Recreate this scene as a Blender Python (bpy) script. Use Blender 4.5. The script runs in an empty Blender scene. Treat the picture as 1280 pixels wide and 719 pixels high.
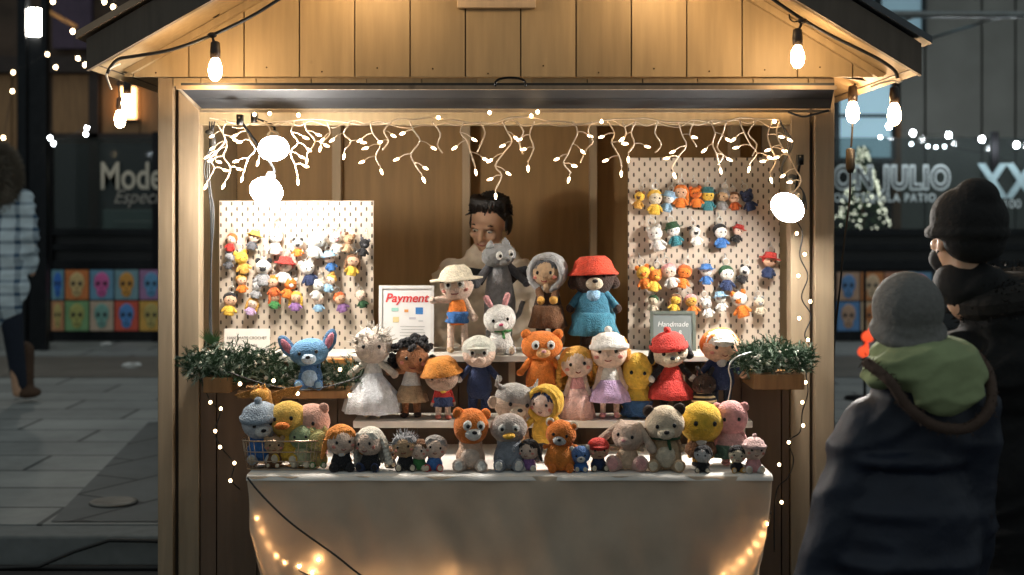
import bpy, bmesh, math, random
from mathutils import Vector, Matrix, Euler, noise
random.seed(7)
F = 1778.0; CZ = 1.6
S = bpy.context.scene; C = S.collection
R = math.radians

def P(px, py, Y): return Vector(((px-640)*Y/F, Y, CZ-(py-266)*Y/F))
def XX(px, Y): return (px-640)*Y/F
def ZZ(py, Y): return CZ-(py-266)*Y/F

# ------------------------------------------------------------------ materials
MC = {}
def nodes_of(name):
    m = bpy.data.materials.new(name); m.use_nodes = True
    nt = m.node_tree; return m, nt, nt.nodes['Principled BSDF']

def mat(kind, col, rough=None, **k):
    key = (kind, tuple(col), rough, tuple(sorted(k.items())))
    if key in MC: return MC[key]
    m, nt, b = nodes_of(kind)
    N, L = nt.nodes, nt.links
    c4 = (*col, 1)
    if kind == 'emit':
        b.inputs['Base Color'].default_value = c4
        b.inputs['Emission Color'].default_value = c4
        b.inputs['Emission Strength'].default_value = k.get('s', 5)
        MC[key] = m; return m
    tc = N.new('ShaderNodeTexCoord')
    mp = N.new('ShaderNodeMapping'); L.new(tc.outputs['Object'], mp.inputs['Vector'])
    nz = N.new('ShaderNodeTexNoise'); L.new(mp.outputs[0], nz.inputs['Vector'])
    var, lo, bump, bs = 0.3, 0.8, 0.15, 0.01
    if kind == 'yarn':
        nz.inputs['Scale'].default_value = 60; nz.inputs['Detail'].default_value = 5; var, bump, r0 = .34, .6, .95
        v = N.new('ShaderNodeTexVoronoi'); v.inputs['Scale'].default_value = 190; L.new(mp.outputs[0], v.inputs['Vector'])
        b.inputs['Sheen Weight'].default_value = .06; b.inputs['Sheen Roughness'].default_value = .6
    elif kind == 'knit':
        nz.inputs['Scale'].default_value = 40; var, bump, r0 = .3, .8, .95
        v = N.new('ShaderNodeTexWave'); v.inputs['Scale'].default_value = k.get('sc', 45); v.inputs['Distortion'].default_value = 2.5
        v.bands_direction = k.get('dir', 'Z'); L.new(mp.outputs[0], v.inputs['Vector'])
    elif kind == 'wood':
        mp.inputs['Scale'].default_value = k.get('st', (14, 14, 1.2)); nz.inputs['Scale'].default_value = 3; nz.inputs['Detail'].default_value = 8
        var, bump, r0, bs = k.get('var', .4), .25, .6, .004; v = None
    elif kind == 'fabric':
        nz.inputs['Scale'].default_value = k.get('sc', 9); nz.inputs['Detail'].default_value = 6; var, bump, r0, bs = .22, .3, .9, .02; v = None
    elif kind == 'metal':
        nz.inputs['Scale'].default_value = 12; var, bump, r0 = .2, .05, .35; v = None
        b.inputs['Metallic'].default_value = k.get('me', .9)
    elif kind == 'glass':
        nz.inputs['Scale'].default_value = 2; var, bump, r0 = .1, .02, .06; v = None
    else:
        nz.inputs['Scale'].default_value = k.get('sc', 8); nz.inputs['Detail'].default_value = 7; var, bump, r0 = k.get('var', .22), k.get('bump', .12), .6; v = None
    b.inputs['Roughness'].default_value = r0 if rough is None else rough
    ramp = N.new('ShaderNodeMapRange'); ramp.inputs[1].default_value = .25; ramp.inputs[2].default_value = .75
    ramp.inputs[3].default_value = 1-var; ramp.inputs[4].default_value = 1+var*.4
    L.new(nz.outputs['Fac'], ramp.inputs[0])
    mx = N.new('ShaderNodeMix'); mx.data_type = 'RGBA'; mx.blend_type = 'MULTIPLY'; mx.inputs[0].default_value = 1
    mx.inputs[6].default_value = c4; L.new(ramp.outputs[0], mx.inputs[7])
    if kind == 'wood':
        ge = N.new('ShaderNodeNewGeometry'); m2 = N.new('ShaderNodeMapRange'); m2.inputs[3].default_value = .80; m2.inputs[4].default_value = 1.08; L.new(ge.outputs['Random Per Island'], m2.inputs[0])
        kn = N.new('ShaderNodeTexVoronoi'); kn.inputs['Scale'].default_value = 3.2; L.new(tc.outputs['Object'], kn.inputs['Vector']); m3 = N.new('ShaderNodeMapRange'); m3.inputs[1].default_value = .02; m3.inputs[2].default_value = .05; m3.inputs[3].default_value = .55; L.new(kn.outputs['Distance'], m3.inputs[0])
        mm = N.new('ShaderNodeMath'); mm.operation = 'MULTIPLY'; L.new(m2.outputs[0], mm.inputs[0]); L.new(m3.outputs[0], mm.inputs[1])
        my = N.new('ShaderNodeMix'); my.data_type = 'RGBA'; my.blend_type = 'MULTIPLY'; my.inputs[0].default_value = 1; L.new(mx.outputs[2], my.inputs[6]); L.new(mm.outputs[0], my.inputs[7]); mx = my
    L.new(mx.outputs[2], b.inputs['Base Color'])
    bp = N.new('ShaderNodeBump'); bp.inputs['Strength'].default_value = bump; bp.inputs['Distance'].default_value = bs if kind not in ('yarn', 'knit') else .006
    L.new((v.outputs[0] if v else nz.outputs['Fac']), bp.inputs['Height']); L.new(bp.outputs[0], b.inputs['Normal'])
    if kind == 'glass':
        tr = N.new('ShaderNodeBsdfTransparent'); ms = N.new('ShaderNodeMixShader'); ms.inputs[0].default_value = k.get('op', .25)
        tr.inputs[0].default_value = (.8, .86, .86, 1)
        L.new(tr.outputs[0], ms.inputs[1]); L.new(b.outputs[0], ms.inputs[2]); L.new(ms.outputs[0], N['Material Output'].inputs[0])
    if k.get('thin'):
        tl = N.new('ShaderNodeBsdfTranslucent'); L.new(mx.outputs[2], tl.inputs[0]); ms = N.new('ShaderNodeMixShader'); ms.inputs[0].default_value = k['thin']
        L.new(b.outputs[0], ms.inputs[1]); L.new(tl.outputs[0], ms.inputs[2]); L.new(ms.outputs[0], N['Material Output'].inputs[0])
    if k.get('sss'):
        b.inputs['Subsurface Weight'].default_value = .15; b.inputs['Subsurface Radius'].default_value = (.02, .008, .004)
    MC[key] = m; return m

def pegboard_mat():
    m, nt, b = nodes_of('pegboard_paint'); N, L = nt.nodes, nt.links
    b.inputs['Roughness'].default_value = .5
    tc = N.new('ShaderNodeTexCoord'); sp = N.new('ShaderNodeSeparateXYZ'); L.new(tc.outputs['Object'], sp.inputs[0])
    def M(op, a, c=None, d=None):
        n = N.new('ShaderNodeMath'); n.operation = op
        for i, q in enumerate((a, c, d)):
            if q is None: continue
            if isinstance(q, (int, float)): n.inputs[i].default_value = q
            else: L.new(q, n.inputs[i])
        return n.outputs[0]
    def lattice(ox, oz):
        fx = M('FRACT', M('ADD', M('MULTIPLY', sp.outputs[0], 1/.040), ox)); fz = M('FRACT', M('ADD', M('MULTIPLY', sp.outputs[2], 1/.040), oz))
        dx = M('DIVIDE', M('ABSOLUTE', M('SUBTRACT', fx, .5)), .085); dz = M('DIVIDE', M('ABSOLUTE', M('SUBTRACT', fz, .5)), .19)
        r = M('ADD', M('POWER', dx, 3.0), M('POWER', dz, 3.0)); return M('LESS_THAN', r, 1.0)
    h = M('MAXIMUM', lattice(0, 0), lattice(.5, .5))
    mx = N.new('ShaderNodeMix'); mx.data_type = 'RGBA'; mx.inputs[6].default_value = (.52, .43, .34, 1); mx.inputs[7].default_value = (.06, .045, .035, 1)
    L.new(h, mx.inputs[0]); L.new(mx.outputs[2], b.inputs['Base Color'])
    return m

def stripes_mat(name, c1, c2, sc, axis='Z', plaid=False, thr=.6):
    m, nt, b = nodes_of(name); N, L = nt.nodes, nt.links
    b.inputs['Roughness'].default_value = .9
    tc = N.new('ShaderNodeTexCoord')
    def wave(ax, s):
        w = N.new('ShaderNodeTexWave'); w.bands_direction = ax; w.inputs['Scale'].default_value = s; w.inputs['Distortion'].default_value = .6
        w.inputs['Detail Scale'].default_value = .5
        L.new(tc.outputs['Object'], w.inputs['Vector'])
        g = N.new('ShaderNodeMath'); g.operation = 'GREATER_THAN'; g.inputs[1].default_value = thr; L.new(w.outputs['Fac'], g.inputs[0]); return g.outputs[0]
    h = wave(axis, sc)
    if plaid:
        h2 = wave('X', sc*.8); a = N.new('ShaderNodeMath'); a.operation = 'ADD'; L.new(h, a.inputs[0]); L.new(h2, a.inputs[1])
        d = N.new('ShaderNodeMath'); d.operation = 'MULTIPLY'; d.inputs[1].default_value = .5; L.new(a.outputs[0], d.inputs[0]); h = d.outputs[0]
    mx = N.new('ShaderNodeMix'); mx.data_type = 'RGBA'; mx.inputs[6].default_value = (*c1, 1); mx.inputs[7].default_value = (*c2, 1)
    L.new(h, mx.inputs[0]); L.new(mx.outputs[2], b.inputs['Base Color'])
    return m

def Y_(r, g, b): return mat('yarn', (r, g, b))
# yarn colours
WHITE = (.78, .75, .70); CREAM = (.70, .60, .45); BLACK = (.015, .014, .016); GREY = (.30, .30, .31); DGREY = (.09, .09, .10); LGREY = (.52, .51, .50)
ORANGE = (.75, .20, .025); DORANGE = (.55, .11, .02); YELLOW = (.78, .48, .06); GOLD = (.62, .33, .06); BROWN = (.17, .075, .03); DBROWN = (.045, .022, .014)
TAN = (.50, .33, .19); PINK = (.75, .36, .36); HOT = (.65, .10, .18); RED = (.55, .035, .025); BLUE = (.05, .17, .45); LBLUE = (.28, .47, .65); NAVY = (.02, .035, .10)
TEAL = (.04, .20, .24); GREEN = (.05, .22, .06); DGREEN = (.02, .08, .03); PURPLE = (.28, .14, .35); LILAC = (.55, .38, .60); SKIN = (.70, .42, .27); PALE = (.78, .58, .46); DSKIN = (.42, .18, .08)
CN = {WHITE: 'white', CREAM: 'cream', BLACK: 'black', GREY: 'grey', DGREY: 'dark grey', LGREY: 'light grey', ORANGE: 'orange', DORANGE: 'rust', YELLOW: 'yellow', GOLD: 'golden', BROWN: 'brown',
      DBROWN: 'dark brown', TAN: 'tan', PINK: 'pink', HOT: 'deep pink', RED: 'red', BLUE: 'blue', LBLUE: 'light blue', NAVY: 'navy', TEAL: 'teal', GREEN: 'green', DGREEN: 'dark green', PURPLE: 'purple',
      LILAC: 'lilac', SKIN: 'peach', PALE: 'pale', DSKIN: 'bronze'}

# ------------------------------------------------------------------ mesh helpers
def new(): return bmesh.new()
def ell(bm, c, r, rot=None, sub=3):
    if isinstance(r, (int, float)): r = (r, r, r)
    M = Matrix.Translation(Vector(c))
    if rot: M = M @ Euler(rot).to_matrix().to_4x4()
    M = M @ Matrix.Diagonal((*r, 1))
    bmesh.ops.create_icosphere(bm, subdivisions=sub, radius=1, matrix=M)
def box(bm, c, s, rot=None):
    M = Matrix.Translation(Vector(c))
    if rot: M = M @ Euler(rot).to_matrix().to_4x4()
    bmesh.ops.create_cube(bm, size=1, matrix=M @ Matrix.Diagonal((*s, 1)))
def boxb(bm, x0, x1, y0, y1, z0, z1): box(bm, ((x0+x1)/2, (y0+y1)/2, (z0+z1)/2), (abs(x1-x0), abs(y1-y0), abs(z1-z0)))
def tube(bm, pts, r, n=8, closed=False, caps=True):
    pts = [Vector(p) for p in pts]; rs = r if isinstance(r, (list, tuple)) else [r]*len(pts)
    rings = []; m = len(pts); up = Vector((0, 0, 1)); prev = None
    for i, p in enumerate(pts):
        if closed: d = pts[(i+1) % m]-pts[i-1]
        else: d = pts[min(i+1, m-1)]-pts[max(i-1, 0)]
        if d.length < 1e-9: d = Vector((0, 0, 1))
        d.normalize()
        if prev is None:
            a = d.cross(up)
            if a.length < .05: a = d.cross(Vector((1, 0, 0)))
        else:
            a = prev-d*prev.dot(d)
            if a.length < 1e-4: a = d.cross(up)
        a.normalize(); prev = a; b = d.cross(a)
        rings.append([bm.verts.new(p+(a*math.cos(2*math.pi*j/n)+b*math.sin(2*math.pi*j/n))*rs[i]) for j in range(n)])
    for i in range(m if closed else m-1):
        q, w = rings[i], rings[(i+1) % m]
        for j in range(n):
            try: bm.faces.new((q[j], q[(j+1) % n], w[(j+1) % n], w[j]))
            except ValueError: pass
    if caps and not closed:
        bm.faces.new(rings[0][::-1]); bm.faces.new(rings[-1])
def cap(bm, p0, p1, r0, r1, n=12):
    p0, p1 = Vector(p0), Vector(p1); d = p1-p0; l = d.length; d = d/l if l > 1e-9 else Vector((0, 0, 1))
    pts, rs = [], []
    for a in (90, 65, 40, 15): pts.append(p0-d*r0*math.sin(R(a))); rs.append(max(r0*math.cos(R(a)), r0*.02))
    pts.append(p0); rs.append(r0)
    pts.append((p0+p1)/2); rs.append((r0+r1)/2)
    pts.append(p1); rs.append(r1)
    for a in (15, 40, 65, 90): pts.append(p1+d*r1*math.sin(R(a))); rs.append(max(r1*math.cos(R(a)), r1*.02))
    tube(bm, pts, rs, n)
def lathe(bm, prof, c=(0, 0, 0), n=24, wob=None):
    c = Vector(c); rings = []
    for i, (r, z) in enumerate(prof):
        rings.append([bm.verts.new(c+Vector((math.cos(2*math.pi*j/n)*r*(1+(wob(i, j, n) if wob else 0)), math.sin(2*math.pi*j/n)*r*(1+(wob(i, j, n) if wob else 0)), z))) for j in range(n)])
    for i in range(len(rings)-1):
        for j in range(n): bm.faces.new((rings[i][j], rings[i][(j+1) % n], rings[i+1][(j+1) % n], rings[i+1][j]))
    if prof[0][0] > 1e-5: bm.faces.new(rings[0][::-1])
    if prof[-1][0] > 1e-5: bm.faces.new(rings[-1])
def prism(bm, poly, y0, y1):
    a = [bm.verts.new((x, y0, z)) for x, z in poly]; b = [bm.verts.new((x, y1, z)) for x, z in poly]
    n = len(poly); bm.faces.new(a); bm.faces.new(b[::-1])
    for i in range(n): bm.faces.new((a[i], b[i], b[(i+1) % n], a[(i+1) % n]))
def obj(name, bm, m, parent=None, smooth=True, scale=None, bevel=0):
    if scale: bmesh.ops.scale(bm, vec=(scale,)*3, verts=bm.verts)
    bmesh.ops.recalc_face_normals(bm, faces=bm.faces)
    me = bpy.data.meshes.new(name); bm.to_mesh(me); bm.free()
    if smooth:
        me.polygons.foreach_set('use_smooth', [True]*len(me.polygons))
    o = bpy.data.objects.new(name, me); C.objects.link(o)
    me.materials.append(m)
    if bevel:
        bv = o.modifiers.new('bevel', 'BEVEL'); bv.width = bevel; bv.segments = 2; bv.limit_method = 'ANGLE'
    if parent is not None: o.parent = parent
    return o
def thing(name, label, cat, loc=(0, 0, 0), rz=0, group=None):
    o = bpy.data.objects.new(name, None); C.objects.link(o); o.location = loc; o.rotation_euler = (0, 0, rz)
    o.empty_display_size = .05; o['label'] = label; o['category'] = cat
    if group: o['group'] = group
    return o
def tag(o, label, cat, group=None):
    o['label'] = label; o['category'] = cat
    if group: o['group'] = group
    return o
def struct(o): o['kind'] = 'structure'; return o
def text(body, loc, size, m, parent=None, extrude=.001, align='LEFT', name='lettering', offset=0, sx=1, rx=90, shear=0, space=1):
    cu = bpy.data.curves.new(name, 'FONT'); cu.body = body; cu.size = size; cu.extrude = extrude; cu.align_x = align; cu.offset = offset; cu.shear = shear; cu.space_character = space
    o = bpy.data.objects.new(name, cu); C.objects.link(o); o.location = loc; o.rotation_euler = (R(rx), 0, 0); o.scale = (sx, 1, 1); cu.materials.append(m)
    dg = bpy.context.evaluated_depsgraph_get(); dg.update(); me = bpy.data.meshes.new_from_object(o.evaluated_get(dg)); mw = (Vector(o.location), o.rotation_euler.copy(), Vector(o.scale)); bpy.data.objects.remove(o); bpy.data.curves.remove(cu)
    o = bpy.data.objects.new(name, me); C.objects.link(o); o.location, o.rotation_euler, o.scale = mw
    if not me.materials: me.materials.append(m)
    if parent is not None: o.parent = parent
    return o
def blob(name, bm, m, parent=None, voxel=.01, smooth=6, wr=0, fr=7):
    """one continuous skin over overlapping volumes"""
    me = bpy.data.meshes.new('tmp'); bm.to_mesh(me); bm.free()
    o = bpy.data.objects.new('tmp', me); C.objects.link(o)
    rm = o.modifiers.new('r', 'REMESH'); rm.mode = 'VOXEL'; rm.voxel_size = voxel
    sm = o.modifiers.new('s', 'SMOOTH'); sm.factor = .6; sm.iterations = smooth
    dg = bpy.context.evaluated_depsgraph_get(); dg.update()
    me2 = bpy.data.meshes.new_from_object(o.evaluated_get(dg)); me2.name = name
    bpy.data.objects.remove(o); bpy.data.meshes.remove(me)
    if wr:
        NN = [Vector(v.normal) for v in me2.vertices]
        for vi, v in enumerate(me2.vertices):
            c = v.co; q = Vector((c.x*fr+c.z*fr*.5, c.y*fr, c.z*fr*1.7-c.x*fr*.6)); a = noise.noise(q+noise.noise_vector(q*.5)*.8); b_ = noise.noise(q*2.3+Vector((7, 3, 1)))
            v.co = c+NN[vi]*wr*((.45-abs(a)*2.2)+.35*(.3-abs(b_)))
    me2.polygons.foreach_set('use_smooth', [True]*len(me2.polygons))
    me2.materials.clear(); me2.materials.append(m)
    o2 = bpy.data.objects.new(name, me2); C.objects.link(o2)
    if parent is not None: o2.parent = parent
    return o2

# ------------------------------------------------------------------ camera, world
cam = bpy.data.cameras.new('camera'); co = bpy.data.objects.new('camera', cam); C.objects.link(co)
co.location = (0, 0, CZ); co.rotation_euler = (R(90), 0, 0); cam.lens = 50; cam.sensor_width = 36; cam.shift_y = -(359.5-266)/1280
cam.clip_end = 300; cam.dof.use_dof = True; cam.dof.focus_distance = 4.85; cam.dof.aperture_fstop = 2.4
S.camera = co
w = bpy.data.worlds.new('World'); S.world = w; w.use_nodes = True
bg = w.node_tree.nodes['Background']; bg.inputs[0].default_value = (.41, .465, .47, 1); bg.inputs[1].default_value = .50
S.view_settings.view_transform = 'Standard'; S.view_settings.look = 'None'; S.view_settings.exposure = .25; S.view_settings.gamma = 1

# ------------------------------------------------------------------ ground
def paving_mat(name, c1, c2, mort, bw, rh, sc=1, rot=0):
    m, nt, b = nodes_of(name); N, L = nt.nodes, nt.links
    tc = N.new('ShaderNodeTexCoord'); mp = N.new('ShaderNodeMapping'); L.new(tc.outputs['Object'], mp.inputs[0]); mp.inputs['Rotation'].default_value = (0, 0, rot)
    br = N.new('ShaderNodeTexBrick'); L.new(mp.outputs[0], br.inputs[0])
    br.inputs['Color1'].default_value = (*c1, 1); br.inputs['Color2'].default_value = (*c2, 1); br.inputs['Mortar'].default_value = (*mort, 1)
    br.inputs['Scale'].default_value = sc; br.inputs['Brick Width'].default_value = bw; br.inputs['Row Height'].default_value = rh; br.inputs['Mortar Size'].default_value = .014
    nz = N.new('ShaderNodeTexNoise'); nz.inputs['Scale'].default_value = 1.6; nz.inputs['Detail'].default_value = 9; nz.inputs['Roughness'].default_value = .7; L.new(tc.outputs['Object'], nz.inputs[0])
    mr = N.new('ShaderNodeMapRange'); mr.inputs[1].default_value = .3; mr.inputs[2].default_value = .7; mr.inputs[3].default_value = .65; mr.inputs[4].default_value = 1.15; L.new(nz.outputs[0], mr.inputs[0])
    mx = N.new('ShaderNodeMix'); mx.data_type = 'RGBA'; mx.blend_type = 'MULTIPLY'; mx.inputs[0].default_value = 1; L.new(br.outputs[0], mx.inputs[6]); L.new(mr.outputs[0], mx.inputs[7])
    L.new(mx.outputs[2], b.inputs['Base Color']); b.inputs['Roughness'].default_value = .6
    bp = N.new('ShaderNodeBump'); bp.inputs['Strength'].default_value = .4; bp.inputs['Distance'].default_value = .01; L.new(nz.outputs[0], bp.inputs['Height']); L.new(bp.outputs[0], b.inputs['Normal'])
    return m
bm = new(); boxb(bm, -60, 60, -30, 6.4, -.2, 0); struct(obj('road', bm, mat('asphalt', (.06, .06, .062), .85, sc=30), smooth=False))
ZP = .15
bm = new(); boxb(bm, -60, 60, 6.62, 60, -.2, ZP); struct(obj('plaza', bm, paving_mat('plaza_paving', (.25, .265, .26), (.33, .345, .335), (.05, .057, .058), 1.1, .5), smooth=False))
bm = new(); boxb(bm, -60, 60, 6.40, 6.615, -.2, ZP-.004); struct(obj('kerb', bm, mat('concrete', (.19, .205, .205), .8, sc=14), smooth=False, bevel=.012))
def G(px, py): Y = (CZ-ZP)*F/(py-266); return (XX(px, Y), Y)
def sheet(name, pts, z, m):
    bm = new(); vs = [bm.verts.new((x, y, z)) for x, y in pts]; bm.faces.new(vs); return struct(obj(name, bm, m, smooth=False))
xa, ya = G(65, 652); xb, yb = G(186, 528)
sheet('paver_band_path', [(xa, 6.66), (xb, yb), (4, yb), (4, 6.66)], ZP+.004, paving_mat('dark_pavers', (.10, .112, .115), (.125, .138, .14), (.018, .02, .022), .9, .45, 1, R(-62)))
sheet('far_walkway', [(-30, G(0, 446)[1]), (-30, G(0, 472)[1]), (30, G(0, 472)[1]), (30, G(0, 446)[1])][::-1], ZP+.004, paving_mat('brown_pavers', (.15, .135, .115), (.19, .17, .145), (.07, .065, .06), 3, 1.2))
x, y = G(142, 630); bm = new(); lathe(bm, [(.0, .0), (.115, 0), (.12, .006), (.11, .012), (.095, .008), (0, .009)], (x, y, ZP+.005), 28)
tag(obj('drain_cover', bm, mat('metal', (.22, .21, .19), .5)), 'round metal drain cover set in the dark pavers behind the stall', 'drain cover')
def kerb_cable(name, pts, label, r=.012):
    bm = new(); tube(bm, pts, r, 6); return tag(obj(name, bm, mat('rubber', (.012, .012, .012), .5)), label, 'cable')
kerb_cable('power_cable', [(x, 6.36, .012) for x in (-6, -4, -2.4, -1.6, 0, 2, 6)], 'thick black cable lying along the foot of the kerb', .014)
kerb_cable('power_cable', [(-2.6, 6.3, .012), (-2.1, 6.31, .03), (-1.95, 6.34, .09), (-1.8, 6.36, .135), (-1.62, 6.37, .13), (-1.2, 6.38, .11), (-.8, 6.38, .1)], 'thinner black cable arching over the kerb face', .009)
for q, (px, py, s) in enumerate([(165, 460, .05), (133, 432, .04)]):
    x, y = G(px, py); bm = new(); bmesh.ops.create_icosphere(bm, subdivisions=2, radius=s, matrix=Matrix.Translation((x, y, ZP+s*.5)) @ Matrix.Diagonal((1.8, 1, .45, 1)))
    for v in bm.verts: v.co += Vector([random.uniform(-.012, .012) for _ in range(3)])
    tag(obj('crumpled_paper', bm, mat('fabric', (.8, .8, .78)), smooth=False), ['crumpled white paper lying on the pale paving', 'small white scrap lying by the foot of the patio fence'][q], 'litter')

# ------------------------------------------------------------------ background buildings and patio
def board_wall(bm, x0, x1, y, z0, z1, step, gap=.012, th=.03, ph=0):
    x = x0+ph
    edges = [x0]
    while x < x1-1e-4:
        if x > x0+.01: edges.append(x)
        x += step
    edges.append(x1)
    for a, b in zip(edges, edges[1:]): boxb(bm, a+gap/2, b-gap/2, y, y+th, z0, z1)
YB = 20.0
bf = thing('brick_building', 'dim warm brown building facade behind the patio on the left', 'building', (-10, YB, 0))
bm = new(); boxb(bm, -22, 10.8, .25, 3, 0, 9)
obj('wall', bm, mat('paint', (.10, .065, .045), .8, sc=3, var=.5), bf, smooth=False)
bm = new()
for a, b in ((60, 108), (122, 205), (-40, 16)): board_wall(bm, XX(a, YB)+10, XX(b, YB)+10, .18, 1.6, ZZ(92, YB), .55, .02, .05)
obj('wood_panel', bm, mat('wood', (.36, .20, .09), var=.35), bf, smooth=False)
bm = new(); boxb(bm, -8, 5, .02, .18, ZZ(90, YB), ZZ(70, YB)); boxb(bm, XX(108, YB)+10, XX(120, YB)+10, .1, .2, 0, ZZ(90, YB)); boxb(bm, XX(50, YB)+10, XX(205, YB)+10, .1, .16, ZZ(176, YB), ZZ(166, YB))
obj('beam', bm, mat('paint', (.05, .035, .03), .7), bf, smooth=False)
bm = new(); boxb(bm, XX(20, YB)+10, XX(205, YB)+10, .12, .2, .6, ZZ(178, YB)); obj('window', bm, mat('glassy', (.03, .035, .035), .15), bf, smooth=False)
bm = new(); boxb(bm, XX(64, YB)+10, XX(112, YB)+10, .05, .2, ZZ(60, YB), ZZ(-30, YB)); obj('awning', bm, mat('paint', (.10, .07, .11), .8), bf, smooth=False)
lam = thing('wall_lantern', 'glowing square wall lantern on the brown facade behind the patio', 'lantern', (XX(157, YB), YB+.1, ZZ(128, YB)))
bm = new(); box(bm, (0, .05, .25), (.3, .2, .04)); box(bm, (0, .05, -.25), (.3, .2, .04)); box(bm, (0, .14, 0), (.34, .03, .6)); obj('frame', bm, mat('metal', (.03, .03, .03)), lam, smooth=False)
bm = new(); box(bm, (0, .04, 0), (.2, .14, .44)); obj('lamp_glass', bm, mat('emit', (1, .55, .22), s=5), lam, smooth=False)

mb = thing('metal_clad_building', 'grey metal clad building with tall seamed panels behind the patio on the right', 'building', (8, 18, 0))
bm = new()
for a, b in ((1158, 1226), (1229, 1268), (1271, 1380), (1126, 1155), (1382, 1500)): boxb(bm, XX(a, 18)-8, XX(b, 18)-8, 0, .08, 0, 9)
obj('wall', bm, mat('paint', (.27, .27, .245), .6, sc=2, var=.2), mb, smooth=False)
bm = new(); boxb(bm, -7.2, 12, .09, 3, 0, 9.2); obj('wall_core', bm, mat('paint', (.02, .022, .022), .8), mb, smooth=False)
for (a, b, c, d, s) in ((1046, 1116, 100, 200, .40), (1050, 1094, -60, 60, .16), (1098, 1154, -60, 56, .12)):
    bm = new(); boxb(bm, XX(a, 18)-8, XX(b, 18)-8, -.02, .08, ZZ(d, 18), ZZ(c, 18)); wn = obj('window', bm, mat('emit', (.42, .66, .78), s=s), mb, smooth=False)
    bm = new(); x0, x1, z0, z1 = XX(a, 18)-8, XX(b, 18)-8, ZZ(d, 18), ZZ(c, 18)
    for e in (x0, x1): boxb(bm, e-.03, e+.03, -.05, .085, z0, z1)
    for e in (z0, z1): boxb(bm, x0+.031, x1-.031, -.048, .084, e-.03, e+.03)
    boxb(bm, x0+.031, x1-.031, -.045, .08, (z0*.45+z1*.55)-.02, (z0*.45+z1*.55)+.02)
    obj('window_frame', bm, mat('metal', (.05, .06, .065)), wn, smooth=False)
bm = new(); boxb(bm, XX(1116, 18)-8, XX(1125, 18)-8, -.05, .08, 0, ZZ(140, 18)); obj('timber_post', bm, mat('wood', (.25, .12, .05)), mb, smooth=False)
bm = new(); tube(bm, [(XX(1098, 15), 15, ZZ(18, 15)), (XX(1500, 15), 15, ZZ(19, 15))], .04, 10)
for px in (1150, 1262): tube(bm, [(XX(px, 15), 15, ZZ(18, 15)), (XX(px, 15), 18.05, ZZ(18, 15)+.1)], .02, 6)
tag(obj('steel_pipe', bm, mat('metal', (.3, .32, .32), .3)), 'horizontal steel pipe fixed high in front of the grey metal building', 'pipe')

# patio fence
YF = 16.0
def fence(name, label, x0, x1):
    t = thing(name, label, 'fence', (x0, YF, ZP)); Lx = x1-x0
    zs = lambda py: ZZ(py, YF)-ZP
    bm = new()
    for z, h in ((zs(290), .07), (zs(309), .06), (zs(331), .09), (zs(418), .14)): boxb(bm, 0, Lx, -.03, .03, z-h/2, z+h/2)
    obj('rail', bm, mat('metal', (.03, .032, .035), .4), t, smooth=False)
    bm = new(); boxb(bm, 0, Lx, .035, .05, .05, zs(289)); obj('backing_panel', bm, mat('paint', (.022, .024, .026), .5), t, smooth=False)
    n = max(2, int(Lx/1.9))
    for i in range(n+1):
        bm = new(); x = i*Lx/n; boxb(bm, x-.04, x+.04, -.045, .033, 0, zs(165)); obj('post', bm, mat('metal', (.02, .02, .022), .4), t, smooth=False)
    bm = new(); boxb(bm, 0, Lx, .0, .008, zs(286), zs(172)); obj('glass_pane', bm, mat('glass', (.05, .055, .055), op=.3), t, smooth=False)
    return t
fl = fence('patio_fence', 'black patio fence with glass top and colourful poster strip left of the stall', XX(62, YF), XX(330, YF))
fr = fence('patio_fence', 'black patio fence with glass top behind the two shoppers on the right', XX(985, YF), XX(1500, YF))
bm = new(); boxb(bm, XX(128, 18)-0, XX(260, 18), 18, 18.6, ZP, ZZ(262, 18)); boxb(bm, XX(140, 17.2), XX(260, 17.2), 17.2, 17.7, ZP, ZZ(276, 17.2))
tag(obj('patio_bench', bm, mat('paint', (.10, .16, .15), .5), smooth=False, bevel=.02), 'pale teal patio bench block seen over the left fence', 'bench')
lw = mat('fabric', (.66, .62, .52))
text('Modelo', (XX(124, YF-.06)-fl.location.x, -.06, ZZ(236, YF-.06)-ZP), .43, lw, fl, sx=.72, offset=.006)
text('Especial', (XX(141, YF-.06)-fl.location.x, -.06, ZZ(254, YF-.06)-ZP), .22, mat('fabric', (.4, .38, .34)), fl, sx=.9, shear=.4)
wl = mat('fabric', (.72, .82, .82)); bk = mat('paint', (.012, .014, .015), .5)
xx = XX(1018, YF-.06)-fr.location.x; zz = ZZ(235, YF-.06)-ZP
text('DON JULIO', (xx, -.06, zz), .345, wl, fr, offset=.024, sx=.75, space=1.18)
text('DON JULIO', (xx, -.066, zz), .345, bk, fr, offset=-.001, sx=.75, space=1.18)
text('DON TEQUILA PATIO', (XX(1030, YF)-fr.location.x, -.06, ZZ(252, YF)-ZP), .125, wl, fr, sx=.86, space=1.22, offset=.003)
text('XX', (XX(1222, YF)-fr.location.x, -.06, ZZ(246, YF)-ZP), .52, mat('fabric', (.45, .62, .66)), fr, sx=.80, offset=.018, space=1.12)
text('100', (XX(1251, YF)-fr.location.x, -.06, ZZ(260, YF)-ZP), .14, wl, fr)
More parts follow.
